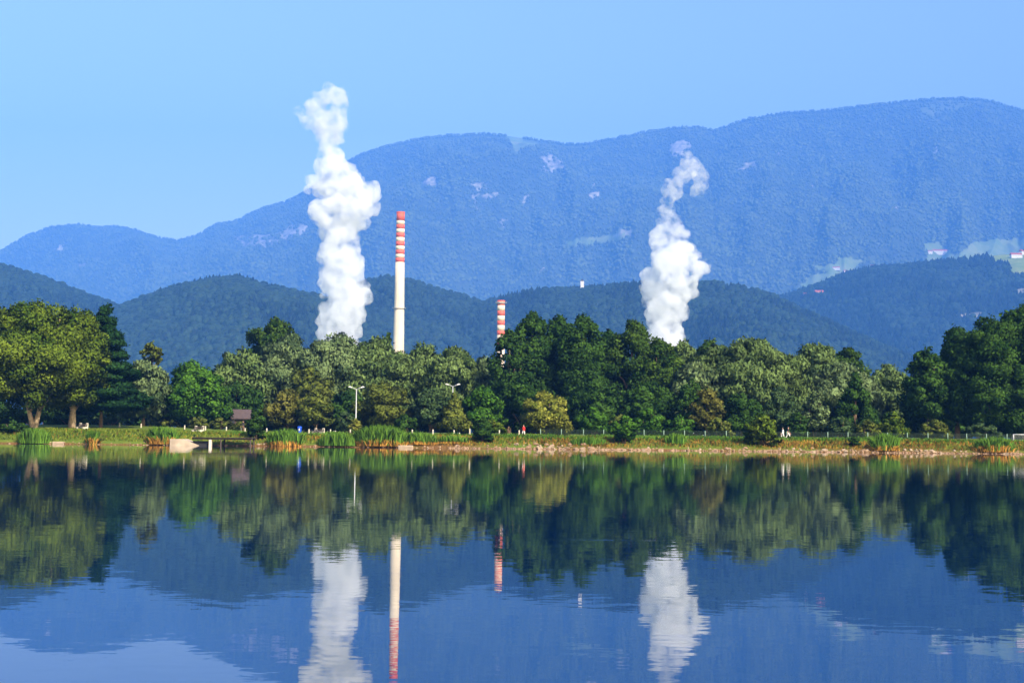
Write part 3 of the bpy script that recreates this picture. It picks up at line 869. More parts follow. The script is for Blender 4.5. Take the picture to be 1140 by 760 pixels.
# --- reeds
def reeds(px, D, top, wpx, label, dry=0.0, dense=1.0, dpt=1.1):
    TN[0] += 1; r = np.random.default_rng(TN[0])
    D -= 1.5; x = X(px, D); z = max(0.0, gz(x, D)) - 0.1
    H = P(px, top, D).z - z; W = wpx * D / F_PX
    root = empty('reed_bed', (x, D, z)); tag(root, label, 'reeds', 'reed beds along the shore')

    def blades(name, mat, n, h0, h1, wid):
        a = r.random(n) * 2 * PI; q = np.sqrt(r.random(n))
        bx = q * np.cos(a) * W / 2; by = q * np.sin(a) * dpt
        prof = 1 - 0.45 * (np.abs(bx) / (W / 2)) ** 2.2
        zb = H * h0 * r.random(n); hh = H * (h1 - h0) * (0.70 + 0.22 * r.random(n)) * prof
        lx = r.normal(size=n) * 0.16 * H; ly = r.normal(size=n) * 0.12 * H
        th = r.random(n) * PI; ux = np.cos(th) * wid; uy = np.sin(th) * wid
        B = np.stack([bx, by, zb], 1); M_ = B + np.stack([lx * 0.35, ly * 0.35, hh * 0.6], 1); T = B + np.stack([lx, ly, hh], 1)
        U = np.stack([ux, uy, ux * 0], 1)
        V = np.stack([B - U, B + U, M_ + U * 0.9, T, M_ - U * 0.9], 1).reshape(-1, 3)
        Fq = np.arange(5 * n).reshape(n, 5)
        nn = np.stack([bx / W + r.normal(size=n) * .3, -0.75 + r.normal(size=n) * .3, 0.55 + r.normal(size=n) * .2], 1)
        nn /= np.linalg.norm(nn, axis=1, keepdims=True)
        link(name, np_mesh(name, V, Fq, {'nrm': ('FLOAT_VECTOR', np.repeat(nn, 5, 0)), 'tint': ('FLOAT', np.repeat(r.random(n), 5))}), mat, root)
    area = W * max(H, 0.8)
    blades('leaves', LM['reed'], int(260 * area * dense / 3), 0.35 if dry else 0.0, 1.05, 0.05)
    if dry: blades('dry_stems', LM['reed_dry'], max(40, int(300 * W * dense * 0.5)), 0.0, dry, 0.045)


reeds(181, 187.0, 471, 34, 'green reed clump with orange dry foot left of the jetty slab', 0.5)
reeds(104, 186.5, 477, 12, 'small reed tuft with dry orange stems by the left trees', 0.6, 3.0, 0.5)
reeds(38, 187.0, 474, 36, 'green reeds at the foot of the forked tree', 0.0)
reeds(318, 187.2, 474, 40, 'reed clump with reddish foot right of the jetty bush', 0.35)
reeds(378, 187.2, 480, 46, 'low fresh green reeds in front of the second white bench', 0.0)
reeds(424, 187.2, 470, 58, 'largest tall dark green reed bed with orange foot', 0.36, 1.25)
reeds(466, 187.8, 478, 44, 'lower reed fringe right of the largest reed bed', 0.3, 0.8)
reeds(504, 188.5, 482, 36, 'thin reed fringe ending at the stones', 0.3, 0.6)
reeds(985, 187.4, 479, 32, 'reed tuft on the right bank under the yellow green shrub', 0.35)
reeds(1106, 187.4, 483, 44, 'wide reed clump with bright orange foot near the goal', 0.5)
reeds(752, 190.0, 480, 24, 'short grassy reeds on the bank right of the round shore bush', 0.0, 0.7)
reeds(655, 188.5, 484, 40, 'short reeds above the stones left of the round shore bush', 0.0, 0.7)


# --- grass on the bank
def tufts(name, n, leaf, label, seed, y0, y1, xf, hmin, hmax):
    r = np.random.default_rng(seed)
    x = (r.random(n) * 2 - 1) * 82; d = y0 + (y1 - y0) * r.random(n)
    y = shore(x) + d
    bx = np.clip(fbm(x * 0.11 + 9, y * 0.35, 4) * 1.7 - 0.35, 0, 1) * np.clip((x + 42) / 14, 0.12, 1)
    keep = xf(bx, x, d, r)
    x, y = x[keep], y[keep]; n = len(x)
    z = ground_z(x, y) - 0.03
    h = hmin + (hmax - hmin) * r.random(n) * (0.4 + fbm(x * 0.5, y * 0.5, 2))
    B = np.stack([x, y, z], 1)
    th = r.random(n) * PI; wd = 0.05 + 0.07 * r.random(n)
    U = np.stack([np.cos(th) * wd, np.sin(th) * wd, 0 * x], 1)
    T = B + np.stack([r.normal(size=n) * .3 * h, r.normal(size=n) * .3 * h, h], 1)
    V = np.stack([B - U, B + U, T + U * 0.3, T - U * 0.3], 1).reshape(-1, 3)
    nn = np.stack([r.normal(size=n) * .3, -0.5 + r.normal(size=n) * .3, 0.8 + 0 * x], 1); nn /= np.linalg.norm(nn, axis=1, keepdims=True)
    t = np.clip(fbm(x * 0.25 + 30, y * 0.5, 3) + 0.25 * r.normal(size=n), 0, 1)
    o = link(name, np_mesh(name, V, np.arange(4 * n).reshape(n, 4), {'nrm': ('FLOAT_VECTOR', np.repeat(nn, 4, 0)), 'tint': ('FLOAT', np.repeat(t, 4))}), LM[leaf])
    tag(o, label, 'grass', kind='stuff')


tufts('grass', 60000, 'grass', 'green and straw coloured grass on the lake bank', 31, 0.9, 16, lambda b, x, d, r: (r.random(len(x)) > b * 0.85), 0.10, 0.40)
tufts('dry_grass', 34000, 'grass_dry', 'orange brown dry grass on the bank slope', 32, 0.7, 8, lambda b, x, d, r: r.random(len(x)) < b * 0.95, 0.10, 0.42)
tufts('weeds', 30000, 'reed', 'rank green weeds along the top of the bank', 33, 5.5, 11, lambda b, x, d, r: (x > -38) & (fbm(x * 0.2, d * 0.4 + 4, 3) > 0.42), 0.15, 0.6)


# --- stones along the water
def rock_mesh(seed):
    bm = bmesh.new(); bmesh.ops.create_icosphere(bm, subdivisions=2, radius=0.5)
    r = random.Random(seed)
    cuts = [(Vector((r.uniform(-1, 1), r.uniform(-1, 1), r.uniform(-0.6, 1))).normalized(), r.uniform(0.26, 0.42)) for _ in range(9)]
    for v in bm.verts:
        for n, d in cuts:
            k = v.co.dot(n)
            if k > d: v.co -= n * (k - d)
        v.co += Vector((r.uniform(-1, 1), r.uniform(-1, 1), r.uniform(-1, 1))) * 0.02
    me = bpy.data.meshes.new('rock'); bm.to_mesh(me); bm.free()
    return me


RM = [rock_mesh(i) for i in range(8)]
for i, m in enumerate(RM): m.materials.append(ROCK if i % 2 else ROCK_PALE)
rs = random.Random(12)
nrock = 0
for k in range(900):
    px = rs.uniform(-10, 1150)
    wgt = 1.0 if 560 < px < 680 else 0.75 if px > 680 else 0.55 if px > 500 else 0.30
    if 200 < px < 215 or rs.random() > wgt: continue
    if nrock >= 290: break
    D0 = 185; x = X(px, D0)
    pile = 560 < px < 660
    d = rs.uniform(-0.15, 1.9 if pile else 0.8) * (1 if rs.random() < 0.8 else 1.5)
    y = float(shore(np.array([x]))[0]) + d
    o = bpy.data.objects.new('rock', RM[rs.randrange(8)]); C.objects.link(o)
    s = (0.20 + 0.42 * rs.random() ** 2) * (1.35 if pile else 0.95)
    o.location = (x, y, gz(x, y) + s * 0.12); o.rotation_euler = (rs.uniform(-.3, .3), rs.uniform(-.3, .3), rs.uniform(0, 6.28))
    o.scale = (s * rs.uniform(1, 1.8), s * rs.uniform(0.8, 1.2), s * rs.uniform(0.6, 0.9))
    tag(o, 'pale brown stone lying in the rubble line along the water edge', 'rock', 'stones along the waterline')
    nrock += 1

VS = []; FS = []; off = 0
rp_ = np.random.default_rng(77)
for k in range(2600):
    bx_ = (rp_.random() * 2 - 1) * 78
    if rp_.random() > (0.12 if bx_ < -8 else 0.75 * (0.3 + 1.4 * vnoise(np.array([bx_ * 0.25]), np.array([3.0]))[0])): continue
    m_ = RM[rp_.integers(0, 8)]
    v = np.array([q.co for q in m_.vertices]) * (0.10 + 0.26 * rp_.random() ** 2) * np.array([1.5, 1, 0.75])
    th = rp_.random() * 6.28; c_, s_ = math.cos(th), math.sin(th)
    v = np.stack([v[:, 0] * c_ - v[:, 1] * s_, v[:, 0] * s_ + v[:, 1] * c_, v[:, 2]], 1)
    by_ = float(shore(np.array([bx_]))[0]) - 0.1 + 0.5 * rp_.random() ** 1.5
    VS.append(v + np.array([bx_, by_, gz(bx_, by_) + 0.03]))
    FS.append(np.array([p.vertices[:] for p in m_.polygons]) + off); off += len(v)
o = link('gravel', np_mesh('gravel', np.concatenate(VS), np.concatenate(FS)), ROCK)
tag(o, 'small brown stones scattered along the water edge', 'gravel', kind='stuff')

# pale flat ledges at the water
for px, w_, lab in ((452, 17, 'pale flat stone slab at the water right of the largest reed bed'), (66, 12, 'pale flat stone slab at the water below the left lawn')):
    x = X(px, 185.5); y = float(shore(np.array([x]))[0])
    mb = MB(); mb.box((0, 0, 0), (w_ * 185 / F_PX, 1.3, 0.42), bev=0.1)
    o = mb.build('stone_slab', ROCK_PALE); o.location = (x, y + 0.3, 0.12); tag(o, lab, 'stone')


# ------------------------------------------------------------------ jetty with concrete ramp
xj0, xj1 = X(216, 184), X(283, 184)
z_d = P(250, 487, 184).z
j = empty('jetty', ((xj0 + xj1) / 2, 184.2, 0)); tag(j, 'dark flat wooden jetty on posts at the left shore', 'jetty')
hw = (xj1 - xj0) / 2
mb = MB()
for k in range(26):
    mb.box((-hw + (k + 0.5) * 2 * hw / 26, 0, z_d), (2 * hw / 26 - 0.02, 3.0, 0.07))
mb.build('deck', DARK_WOOD, j)
mb = MB(); [mb.box((0, s * 1.2, z_d - 0.145), (2 * hw, 0.14, 0.2)) for s in (-1, 1)]; mb.build('beam', DARK_WOOD, j)
for t in (-0.05, 0.95):
    for s in (-1, 1):
        mb = MB(); mb.tube([(t * hw * 0.98, s * 1.2, -1.4), (t * hw * 0.98, s * 1.2, z_d - 0.25)], 0.10, 8); mb.build('post', DARK_WOOD, j)
mb = MB(); mb.box((-0.40 * hw, -1.0, (z_d - 0.27) / 2 - 0.4), (0.35, 0.5, z_d - 0.27 + 0.8), bev=0.02); mb.build('pier', CONCRETE, j)
mb = MB(); mb.box((-0.75 * hw, 0.3, 0.25), (0.5 * hw, 1.8, 0.7)); mb.build('dark_fill', solid('near_black', (0.012, 0.012, 0.016), 0.8), j)  # solid near-black box filling the space under the deck's left end
# sloping concrete ramp left of it
xr0, xr1 = X(190, 183.5), X(222, 183.5)
mb = MB(); mb.prism([(xr0, -0.5), (xr0, 0.85), (xr0 + 1.6, 0.85), (xr1, 0.05), (xr1, -0.5)], 183.2, 186.6)
o = mb.build('concrete_ramp', solid('ramp_concrete', (0.46, 0.36, 0.26), 0.9, 0.35, 0.8)); tag(o, 'pale sloping concrete ramp beside the left end of the jetty', 'ramp')


# ------------------------------------------------------------------ benches, bin, posts, fence, goal
def bench():
    b = empty('bench', (0, 0, 0))
    for sx in (-1, 1):
        mb = MB()
        m = Matrix.Translation((sx * 0.72, 0, 0)) @ Matrix.Rotation(PI / 2, 4, 'Z')
        mb.prism([(-0.42, 0.0), (0.36, 0.0), (0.36, 0.42), (-0.10, 0.47), (-0.26, 0.98), (-0.42, 0.98)], -0.15, 0.15, m)
        mb.build('side_support', WHITE_CONC, b)
    mb = MB(); [mb.box((0, 0.24 - 0.15 * k, 0.50), (1.9, 0.12, 0.05)) for k in range(3)]; mb.build('seat', DARK_WOOD, b)
    mb = MB(); [mb.box((0, -0.17 - 0.05 * k, 0.62 + 0.17 * k), (1.9, 0.05, 0.13), 0, 0.28) for k in range(2)]; mb.build('backrest', DARK_WOOD, b)
    return b


b0 = bench()
for i, (px, D, rz, lab) in enumerate(((91, 199, 2.5, 'white concrete ended bench on the lawn beside the orange lit trunk'), (220, 198, 2.5, 'white concrete ended bench above the jetty'), (354, 195, 2.5, 'white concrete ended bench below the blue bin'))):
    o = b0 if i == 0 else copy_tree(b0)
    o.location = (X(px, D), D, gz(X(px, D), D) - 0.02); o.rotation_euler.z = rz; tag(o, lab, 'bench', 'benches on the lawn')

x = X(333.5, 201); t = empty('waste_bin', (x, 201, gz(x, 201))); tag(t, 'bright blue bin standing at the olive trees', 'bin')
MB().lathe([(0.24, 0.02), (0.27, 0.1), (0.31, 0.86), (0.33, 0.9), (0.33, 0.94)], 20).build('body', BLUE_PLASTIC, t)
MB().lathe([(0.34, 0.943), (0.34, 0.98), (0.25, 1.07), (0.06, 1.10)], 20).build('lid', BLUE_PLASTIC, t)
MB().box((0, -0.31, 0.62), (0.16, 0.03, 0.34), bev=0.005).build('label_plate', WHITE_PAINT, t)


def post_mb(h, w_): return MB().box((0, 0, h / 2 - 0.1), (w_, w_, h + 0.2), bev=w_ * 0.18)


PGp = 'white concrete posts along the path'
pos_posts = [(133, 216, .62), (157, 216, .62), (205.5, 214, .62), (228.7, 213, .62), (252, 212, .62), (268.5, 208, .62), (272.8, 208, .62), (297, 210, .62), (344, 206, .65), (368, 204, .65), (390, 202, .7), (459, 199, .85), (482, 199, .85), (505.5, 198, .85), (511.5, 198, .5), (523, 198, 1.05), (556, 198, .9), (578, 198, .9)]
near = {133: 'right of the pine trunk', 157: 'below the grey willow', 205.5: 'left of the bench above the jetty', 228.7: 'right of the bench above the jetty', 252: 'above the middle of the jetty', 268.5: 'left of the walker in dark clothes', 272.8: 'touching the right side of the walker in dark clothes', 297: 'right of the dark shore bush', 344: 'right of the blue bin', 368: 'right of the bench below the bin', 390: 'below the small yellow bush', 459: 'just right of the largest reed bed', 482: 'under the pointed grey green tree', 505.5: 'under the slim light green tree', 511.5: 'that is the shortest of its row', 523: 'that is the tallest, left of the dark shore bush', 556: 'right of the dark shore bush on the stones', 578: 'beside the walker in red'}
for px, D, h in pos_posts:
    o = post_mb(h, 0.17).build('post', WHITE_CONC); x = X(px, D)
    o.location = (x, D, gz(x, D)); tag(o, 'white fence post ' + near[px], 'post', PGp)

f = empty('wire_fence', (X(860, 199), 199, 0)); fx = f.location.x
tag(f, 'long low green wire fence with thin posts behind the right path', 'fence')
fpx = [601.7, 625, 649.5, 672, 695, 717, 739, 762, 785, 808.5, 831, 854, 876, 899, 921.5, 944, 966, 988, 1010, 1033, 1055, 1076, 1098, 1121, 1144]
fp = []
for px in fpx:
    x = X(px, 199); z = gz(x, 199); fp.append((x - fx, z))
    o = MB().tube([(0, 0, -0.2), (0, 0, 1.12)], 0.065, 8).build('post', GREEN_METAL, f); o.location = (x - fx, 0, z)
mb = MB()
for (xa, za), (xb, zb) in zip(fp, fp[1:]):
    for k in range(8):
        mb.tube([(xa, 0.08, za + 0.12 + k * 0.13), (xb, 0.08, zb + 0.12 + k * 0.13)], 0.008, 4, False)
    for q in range(1, 18):
        t_ = q / 18; xx = xa + (xb - xa) * t_; zz = za + (zb - za) * t_
        mb.tube([(xx, 0.085, zz + 0.1), (xx, 0.085, zz + 1.05)], 0.006, 4, False)
mb.build('wire_mesh', solid('dark_green_wire', (0.05, 0.09, 0.055), 0.6), f)

x = X(1138, 197); t = empty('goal', (x, 197, gz(x, 197))); tag(t, 'small white football goal at the right edge of the bank', 'goal')
zt = P(1138, 483.5, 197).z - t.location.z
mb = MB()
mb.tube([(-1.2, 0, -0.1), (-1.2, 0, zt)], 0.06, 8); mb.tube([(1.2, 0, -0.1), (1.2, 0, zt)], 0.06, 8); mb.tube([(-1.26, 0, zt), (1.26, 0, zt)], 0.06, 8)
for s in (-1.2, 1.2): mb.tube([(s, 0.05, zt), (s, 0.45, zt), (s, 0.9, 0)], 0.03, 6)
mb.build('frame', WHITE_PAINT, t)
mb = MB()
for k in range(25): mb.tube([(-1.2 + k * 0.1, 0.06, zt - 0.03), (-1.2 + k * 0.1, 0.45, zt - 0.03), (-1.2 + k * 0.1, 0.9, 0)], 0.006, 4, False)
for k in range(9): mb.tube([(-1.2, 0.45 + 0.45 * k / 8, (zt - 0.03) * (1 - k / 8)), (1.2, 0.45 + 0.45 * k / 8, (zt - 0.03) * (1 - k / 8))], 0.006, 4, False)
mb.build('net', WHITE_PAINT, t)


# ------------------------------------------------------------------ street lamps
def lamp(px, D, top, rz, label):
    x = X(px, D); z = gz(x, D); H = P(px, top, D).z - z
    t = empty('street_lamp', (x, D, z), rz); tag(t, label, 'street lamp', 'double armed street lamps')
    MB().lathe([(0.16, -0.2), (0.16, 0.9), (0.09, 1.0), (0.075, H - 0.35), (0.06, H - 0.3)], 12).build('pole', GALV, t)
    for s in (-1, 1):
        a = MB().tube([(0, 0, H - 0.38), (s * 0.35, 0, H - 0.22), (s * 0.62, 0, H - 0.10)], [0.055, 0.05, 0.045], 8).build('arm', GALV, t)
        mb = MB(); m = Matrix.Translation((s * 0.60, 0, H - 0.12)) @ Matrix.Rotation(0 if s > 0 else PI, 4, 'Z')
        mb.prism([(0, -0.05), (0.55, 0.07), (0.58, 0.13), (0.35, 0.24), (0.0, 0.10)], -0.14, 0.14, m)
        mb.build('lamp_head', WHITE_PAINT, t)
    return t


lamp(396, 206, 430.5, 0.08, 'double armed street lamp with its full pole in view')
lamp(503.5, 219, 427.5, -0.06, 'double armed street lamp whose pole is hidden behind trees')

# ------------------------------------------------------------------ brown hut
x = X(265, 231); hz = gz(x, 231); t = empty('hut', (x, 231, hz), 0.1); tag(t, 'small timber hut with brown roof half hidden by shrubs', 'hut')
zr = P(265, 456.5, 231).z - hz
MB().box((0, 0, (zr - 1.3) / 2), (3.4, 2.8, zr - 1.3)).build('wall', solid('hut_timber', (0.06, 0.035, 0.022), 0.85, 0.4, 3), t)
mb = MB(); mb.prism([(-1.95, zr - 1.45), (0, zr), (1.95, zr - 1.45), (1.95, zr - 1.3), (0, zr + 0.15), (-1.95, zr - 1.3)], -2.1, 2.1, Matrix.Rotation(PI / 2, 4, 'Z')); mb.build('roof', ROOF_BROWN, t)
MB().box((0.6, -1.42, 1.0), (0.85, 0.06, 1.9)).build('door', DARK_WOOD, t)
MB().box((-0.8, -1.42, 1.4), (0.8, 0.05, 0.7)).build('window', GLASS_DARK, t)


# ------------------------------------------------------------------ people
def person(px, D, label, top_c, leg_c, rz, stride, arm, hgt=1.74, long_hair=False, short=False, sleeve=True):
    S = hgt / 1.76
    V = []; R = []; E = []

    def v(co, r): V.append(Vector(co) * S); R.append(r * S); return len(V) - 1
    def chain(a, seq):
        for co, r in seq:
            b = v(co, r); E.append((a, b)); a = b
        return a
    pel = v((0, 0, 0.96), 0.145)
    ch = chain(pel, [((0, 0, 1.12), 0.135), ((0, -0.01, 1.30), 0.16)])
    nk = chain(ch, [((0, 0.0, 1.44), 0.09), ((0, 0.0, 1.50), 0.058)])
    hd = chain(nk, [((0, 0.02, 1.58), 0.075), ((0, 0.015, 1.65), 0.092), ((0, 0.0, 1.71), 0.078)])
    E.append((hd - 1, v((0, 0.112, 1.625), 0.016)))                       # nose
    for s in (-1, 1): E.append((hd - 1, v((s * 0.10, 0.0, 1.635), 0.018)))   # ears
    for s in (-1, 1):
        st = stride * s
        chain(pel, [((s * 0.10, 0, 0.88), 0.105), ((s * 0.11, st * 0.55 + 0.03, 0.50), 0.068), ((s * 0.115, st * 0.9 - 0.05, 0.26), 0.055), ((s * 0.115, st - 0.06, 0.085), 0.042), ((s * 0.13, st + 0.05, 0.05), 0.042), ((s * 0.14, st + 0.15, 0.04), 0.036)])
        sw = arm * -s
        wr = chain(ch, [((s * 0.17, 0, 1.40), 0.075), ((s * 0.225, sw * 0.3, 1.26), 0.053), ((s * 0.25, sw * 0.6, 1.10), 0.042), ((s * 0.25, sw + 0.06, 0.93), 0.034), ((s * 0.245, sw + 0.10, 0.86), 0.030), ((s * 0.24, sw + 0.13, 0.80), 0.032)])
        for k in range(4):
            ln = (0.075, 0.085, 0.08, 0.06)[k]; fy = sw + 0.135 + (1.5 - k) * 0.021
            chain(wr, [((s * 0.24, fy, 0.77), 0.0095), ((s * 0.235, fy + 0.012, 0.77 - ln * 0.5), 0.009), ((s * 0.222, fy + 0.014, 0.77 - ln), 0.008)])
        chain(wr - 1, [((s * 0.225, sw + 0.175, 0.815), 0.011), ((s * 0.215, sw + 0.195, 0.775), 0.009)])
    me = bpy.data.meshes.new('person'); me.from_pydata(V, E, []); o = bpy.data.objects.new('tmp', me); C.objects.link(o)
    md = o.modifiers.new('skin', 'SKIN'); md.use_smooth_shade = True
    for i, sv in enumerate(me.skin_vertices[0].data): sv.radius = (R[i], R[i]); sv.use_root = (i == 0)
    sb = o.modifiers.new('sub', 'SUBSURF'); sb.levels = sb.render_levels = 1
    dg = bpy.context.evaluated_depsgraph_get()
    me2 = bpy.data.meshes.new_from_object(o.evaluated_get(dg)); me2.name = 'person'
    bpy.data.objects.remove(o)
    me2.materials.clear()
    b = link('person', me2, [SKIN, CLOTH[top_c], CLOTH[leg_c], CLOTH['black']])
    for p in me2.polygons:
        c = p.center / S; k = 0
        if c.z < 0.10: k = 3
        elif c.z < (0.97 if abs(c.x) < 0.2 else 0.72): k = 0 if (short and c.z < 0.48) else 2
        elif c.z < 1.47: k = 1
        if abs(c.x) > 0.195 and 0.68 < c.z < (0.92 if sleeve else 1.2): k = 0
        p.material_index = k
    bm = bmesh.new(); bmesh.ops.create_uvsphere(bm, u_segments=16, v_segments=10, radius=0.105 * S)
    for q in list(bm.verts):
        if q.co.y > 0.055 * S and q.co.z < 0.04 * S: bm.verts.remove(q)
    for q in bm.verts: q.co += Vector((0, -0.012 * S, 1.672 * S))
    if long_hair:
        for q in bm.verts:
            if q.co.z < 1.66 * S: q.co.z -= (1.66 * S - q.co.z) * 1.9
    hm = bpy.data.meshes.new('hair'); bm.to_mesh(hm); bm.free()
    for p in hm.polygons: p.use_smooth = True
    link('hair', hm, HAIR, b)
    x = X(px, D); b.location = (x, D, gz(x, D) + 0.0); b.rotation_euler.z = rz
    tag(b, label, 'person')
    return b


person(583, 194.5, 'person in a red top and white shorts walking on the bank path', 'red', 'white', 2.6, 0.18, 0.14, 1.72, False, True)
person(871.5, 194.5, 'person dressed all in white walking on the left of a pair', 'white', 'white', 1.75, 0.26, 0.20, 1.72, True)
person(877.5, 194.8, 'person in a black top and white trousers striding on the right of a pair', 'black', 'white', -1.5, 0.34, 0.24, 1.80, False, False, False)
person(270.6, 207.5, 'person in dark clothes walking between two white posts near the hut', 'black', 'brown', 1.3, 0.2, 0.15, 1.72)


# ------------------------------------------------------------------ power station
def chimney(px, D, top, r_top, r_bot, bands, label, gal, body_c):
    x = X(px, D, top + 120 if top < 300 else top + 60)
    zt = P(px, top, D).z; zb = 1.5
    t = empty('chimney', (x, D, zb)); tag(t, label, 'chimney', 'striped power station chimneys')
    H = zt - zb
    rad = lambda z: r_bot + (r_top - r_bot) * (z / H) ** 0.9
    WHT = solid('chimney_white', body_c, 0.8, 0.20, 0.08); RED = solid('chimney_red', (0.70, 0.115, 0.06), 0.7, 0.18, 0.05)
    zs = [0.0]; cols = [0]
    for py, c in bands: zs.append(P(px, py, D).z - zb); cols.append(c)
    zs.append(H)
    MB().lathe([(rad(z) , z) for z in np.linspace(0, zs[1], 8)], 40).build('shaft', WHT, t)
    for a, b_, c in zip(zs[1:], zs[2:], cols[1:]):
        MB().lathe([(rad(a) + 0.02, a + 0.01), (rad(b_) + 0.02, b_)], 40).build('red_band' if c else 'white_band', RED if c else WHT, t)
    for py in gal:
        z = P(px, py, D).z - zb
        mb = MB(); mb.lathe([(rad(z) + 0.05, z - 0.3), (rad(z) + 1.5, z), (rad(z) + 1.5, z + 0.15), (rad(z) + 0.05, z + 0.15)], 40)
        for k in range(24):
            a = 2 * PI * k / 24; mb.tube([((rad(z) + 1.4) * math.cos(a), (rad(z) + 1.4) * math.sin(a), z), ((rad(z) + 1.4) * math.cos(a), (rad(z) + 1.4) * math.sin(a), z + 1.3)], 0.06, 4)
        mb.build('gallery', GALV, t)
    MB().lathe([(rad(H) + 0.25, H - 0.6), (rad(H) + 0.25, H + 0.4), (rad(H) - 0.5, H + 0.4), (rad(H) - 0.6, H - 2)], 40, close=False).build('rim', RED, t)
    return t


# band edges are the rows of the photograph
chimney(444.2, 1420, 236.5, 4.1, 6.6, [(292, 1), (287.3, 0), (283.2, 1), (278.5, 0), (274, 1), (269, 0), (264.5, 1), (259.5, 0), (255, 1), (250.2, 0), (246, 1)], 'tall cream chimney with red bands near its top', [343.5], (0.76, 0.64, 0.46))
chimney(557.3, 1180, 335.0, 3.1, 3.5, [(384, 1), (379, 0), (373, 1), (368, 0), (362, 1), (357, 0), (351.5, 1), (346, 0), (340, 1), (338.4, 0), (336.5, 1)], 'short chimney striped red and white beside the dark poplars', [337.5, 384.5], (0.74, 0.60, 0.44))


def cooling_tower(px, D, top, r_top, label):
    x = X(px, D); zt = P(px, top, D).z
    H = zt - 1.5
    prof = []
    for i in range(13):
        u = i / 12; z = u * H
        prof.append((r_top * (0.93 + 0.62 * ((0.78 - u) / 0.78) ** 2 if u < 0.78 else 0.93 + 0.07 * ((u - 0.78) / 0.22) ** 2), z))
    t = empty('cooling_tower', (x, D, 1.5)); tag(t, label, 'cooling tower', 'cooling towers behind the trees')
    MB().lathe(prof, 48, close=False).build('shell', CONCRETE, t)
    MB().lathe([(r_top + 0.6, H - 1.2), (r_top + 0.6, H + 0.2), (r_top - 0.6, H + 0.2), (r_top - 0.6, H - 1.2)], 48, close=False).build('rim', CONCRETE, t)
    return x, H + 1.5


cooling_tower(379, 1300, 393, 26, 'concrete cooling tower under the tall steam plume, hidden by trees')
cooling_tower(741, 1300, 394, 24, 'concrete cooling tower under the smaller steam plume, hidden by trees')


# ------------------------------------------------------------------ steam
def steam_mat(name, dens, lo=0.36, hi=0.56, floor=0.15, scale=0.05, rate=0.4):
    m, nt, out = nodes(name)
    v = N(nt, 'ShaderNodeVolumePrincipled')
    v.inputs['Color'].default_value = (0.955, 0.960, 0.972, 1)
    v.inputs['Density Attribute'].default_value = ''
    tc = N(nt, 'ShaderNodeTexCoord')
    n = noise_node(nt, scale, 5, 0.66, tc.outputs['Object'])
    mr = N(nt, 'ShaderNodeMapRange')
    for i, x_ in enumerate((lo, hi, floor * dens, dens)): mr.inputs[i + 1].default_value = x_
    nt.links.new(n.outputs['Fac'], mr.inputs[0]); nt.links.new(mr.outputs[0], v.inputs['Density'])
    nt.links.new(v.outputs[0], out.inputs['Volume'])
    m.cycles.homogeneous_volume = False
    m.cycles.volume_step_rate = rate
    return m


def puffs(name, spans, D, mat, parent, seed, voxel, rel=(0.30, 0.55), per=7.0, disp=((30, 9.0), (11, 6.0), (4.5, 3.2))):
    """spans: rows (py, x0, x1) in photograph pixels, made into a body as deep as it is wide"""
    r = random.Random(seed); bm = bmesh.new(); k = D / F_PX
    sp = sorted(spans)
    ys_ = [s[0] for s in sp]
    n = int((ys_[-1] - ys_[0]) * per / 6)
    for i in range(n):
        py = r.uniform(ys_[0], ys_[-1])
        a = np.interp(py, ys_, [s[1] for s in sp]); b_ = np.interp(py, ys_, [s[2] for s in sp])
        hw = (b_ - a) / 2 * 1.10; rad = min(hw, 24) * r.uniform(*rel)
        th = r.uniform(0, 2 * PI); q = math.sqrt(r.random())
        cx = (a + b_) / 2 + (hw - rad) * q * math.cos(th); dy = (hw - rad) * q * math.sin(th) * k
        p = P(cx, py, D)
        bmesh.ops.create_icosphere(bm, subdivisions=2, radius=rad * k, matrix=Matrix.Translation((p.x, D + dy, p.z)))
    me = bpy.data.meshes.new(name); bm.to_mesh(me); bm.free()
    o = bpy.data.objects.new('tmp', me); C.objects.link(o)
    rm = o.modifiers.new('r', 'REMESH'); rm.mode = 'VOXEL'; rm.voxel_size = voxel
    for sc_, st in disp:
        tx = bpy.data.textures.new('puff', 'CLOUDS'); tx.noise_scale = sc_; tx.noise_depth = 3
        d = o.modifiers.new('d', 'DISPLACE'); d.texture = tx; d.strength = st; d.mid_level = 0.5; d.texture_coords = 'GLOBAL'
    rm2 = o.modifiers.new('r2', 'REMESH'); rm2.mode = 'VOXEL'; rm2.voxel_size = voxel
    dg = bpy.context.evaluated_depsgraph_get()
    m2 = bpy.data.meshes.new_from_object(o.evaluated_get(dg)); m2.name = name
    bpy.data.objects.remove(o)
    m2.materials.clear()
    me_o = link(name, m2, mat)
    if parent:
        me_o.parent = parent; me_o.matrix_parent_inverse = parent.matrix_world.inverted()
    return me_o


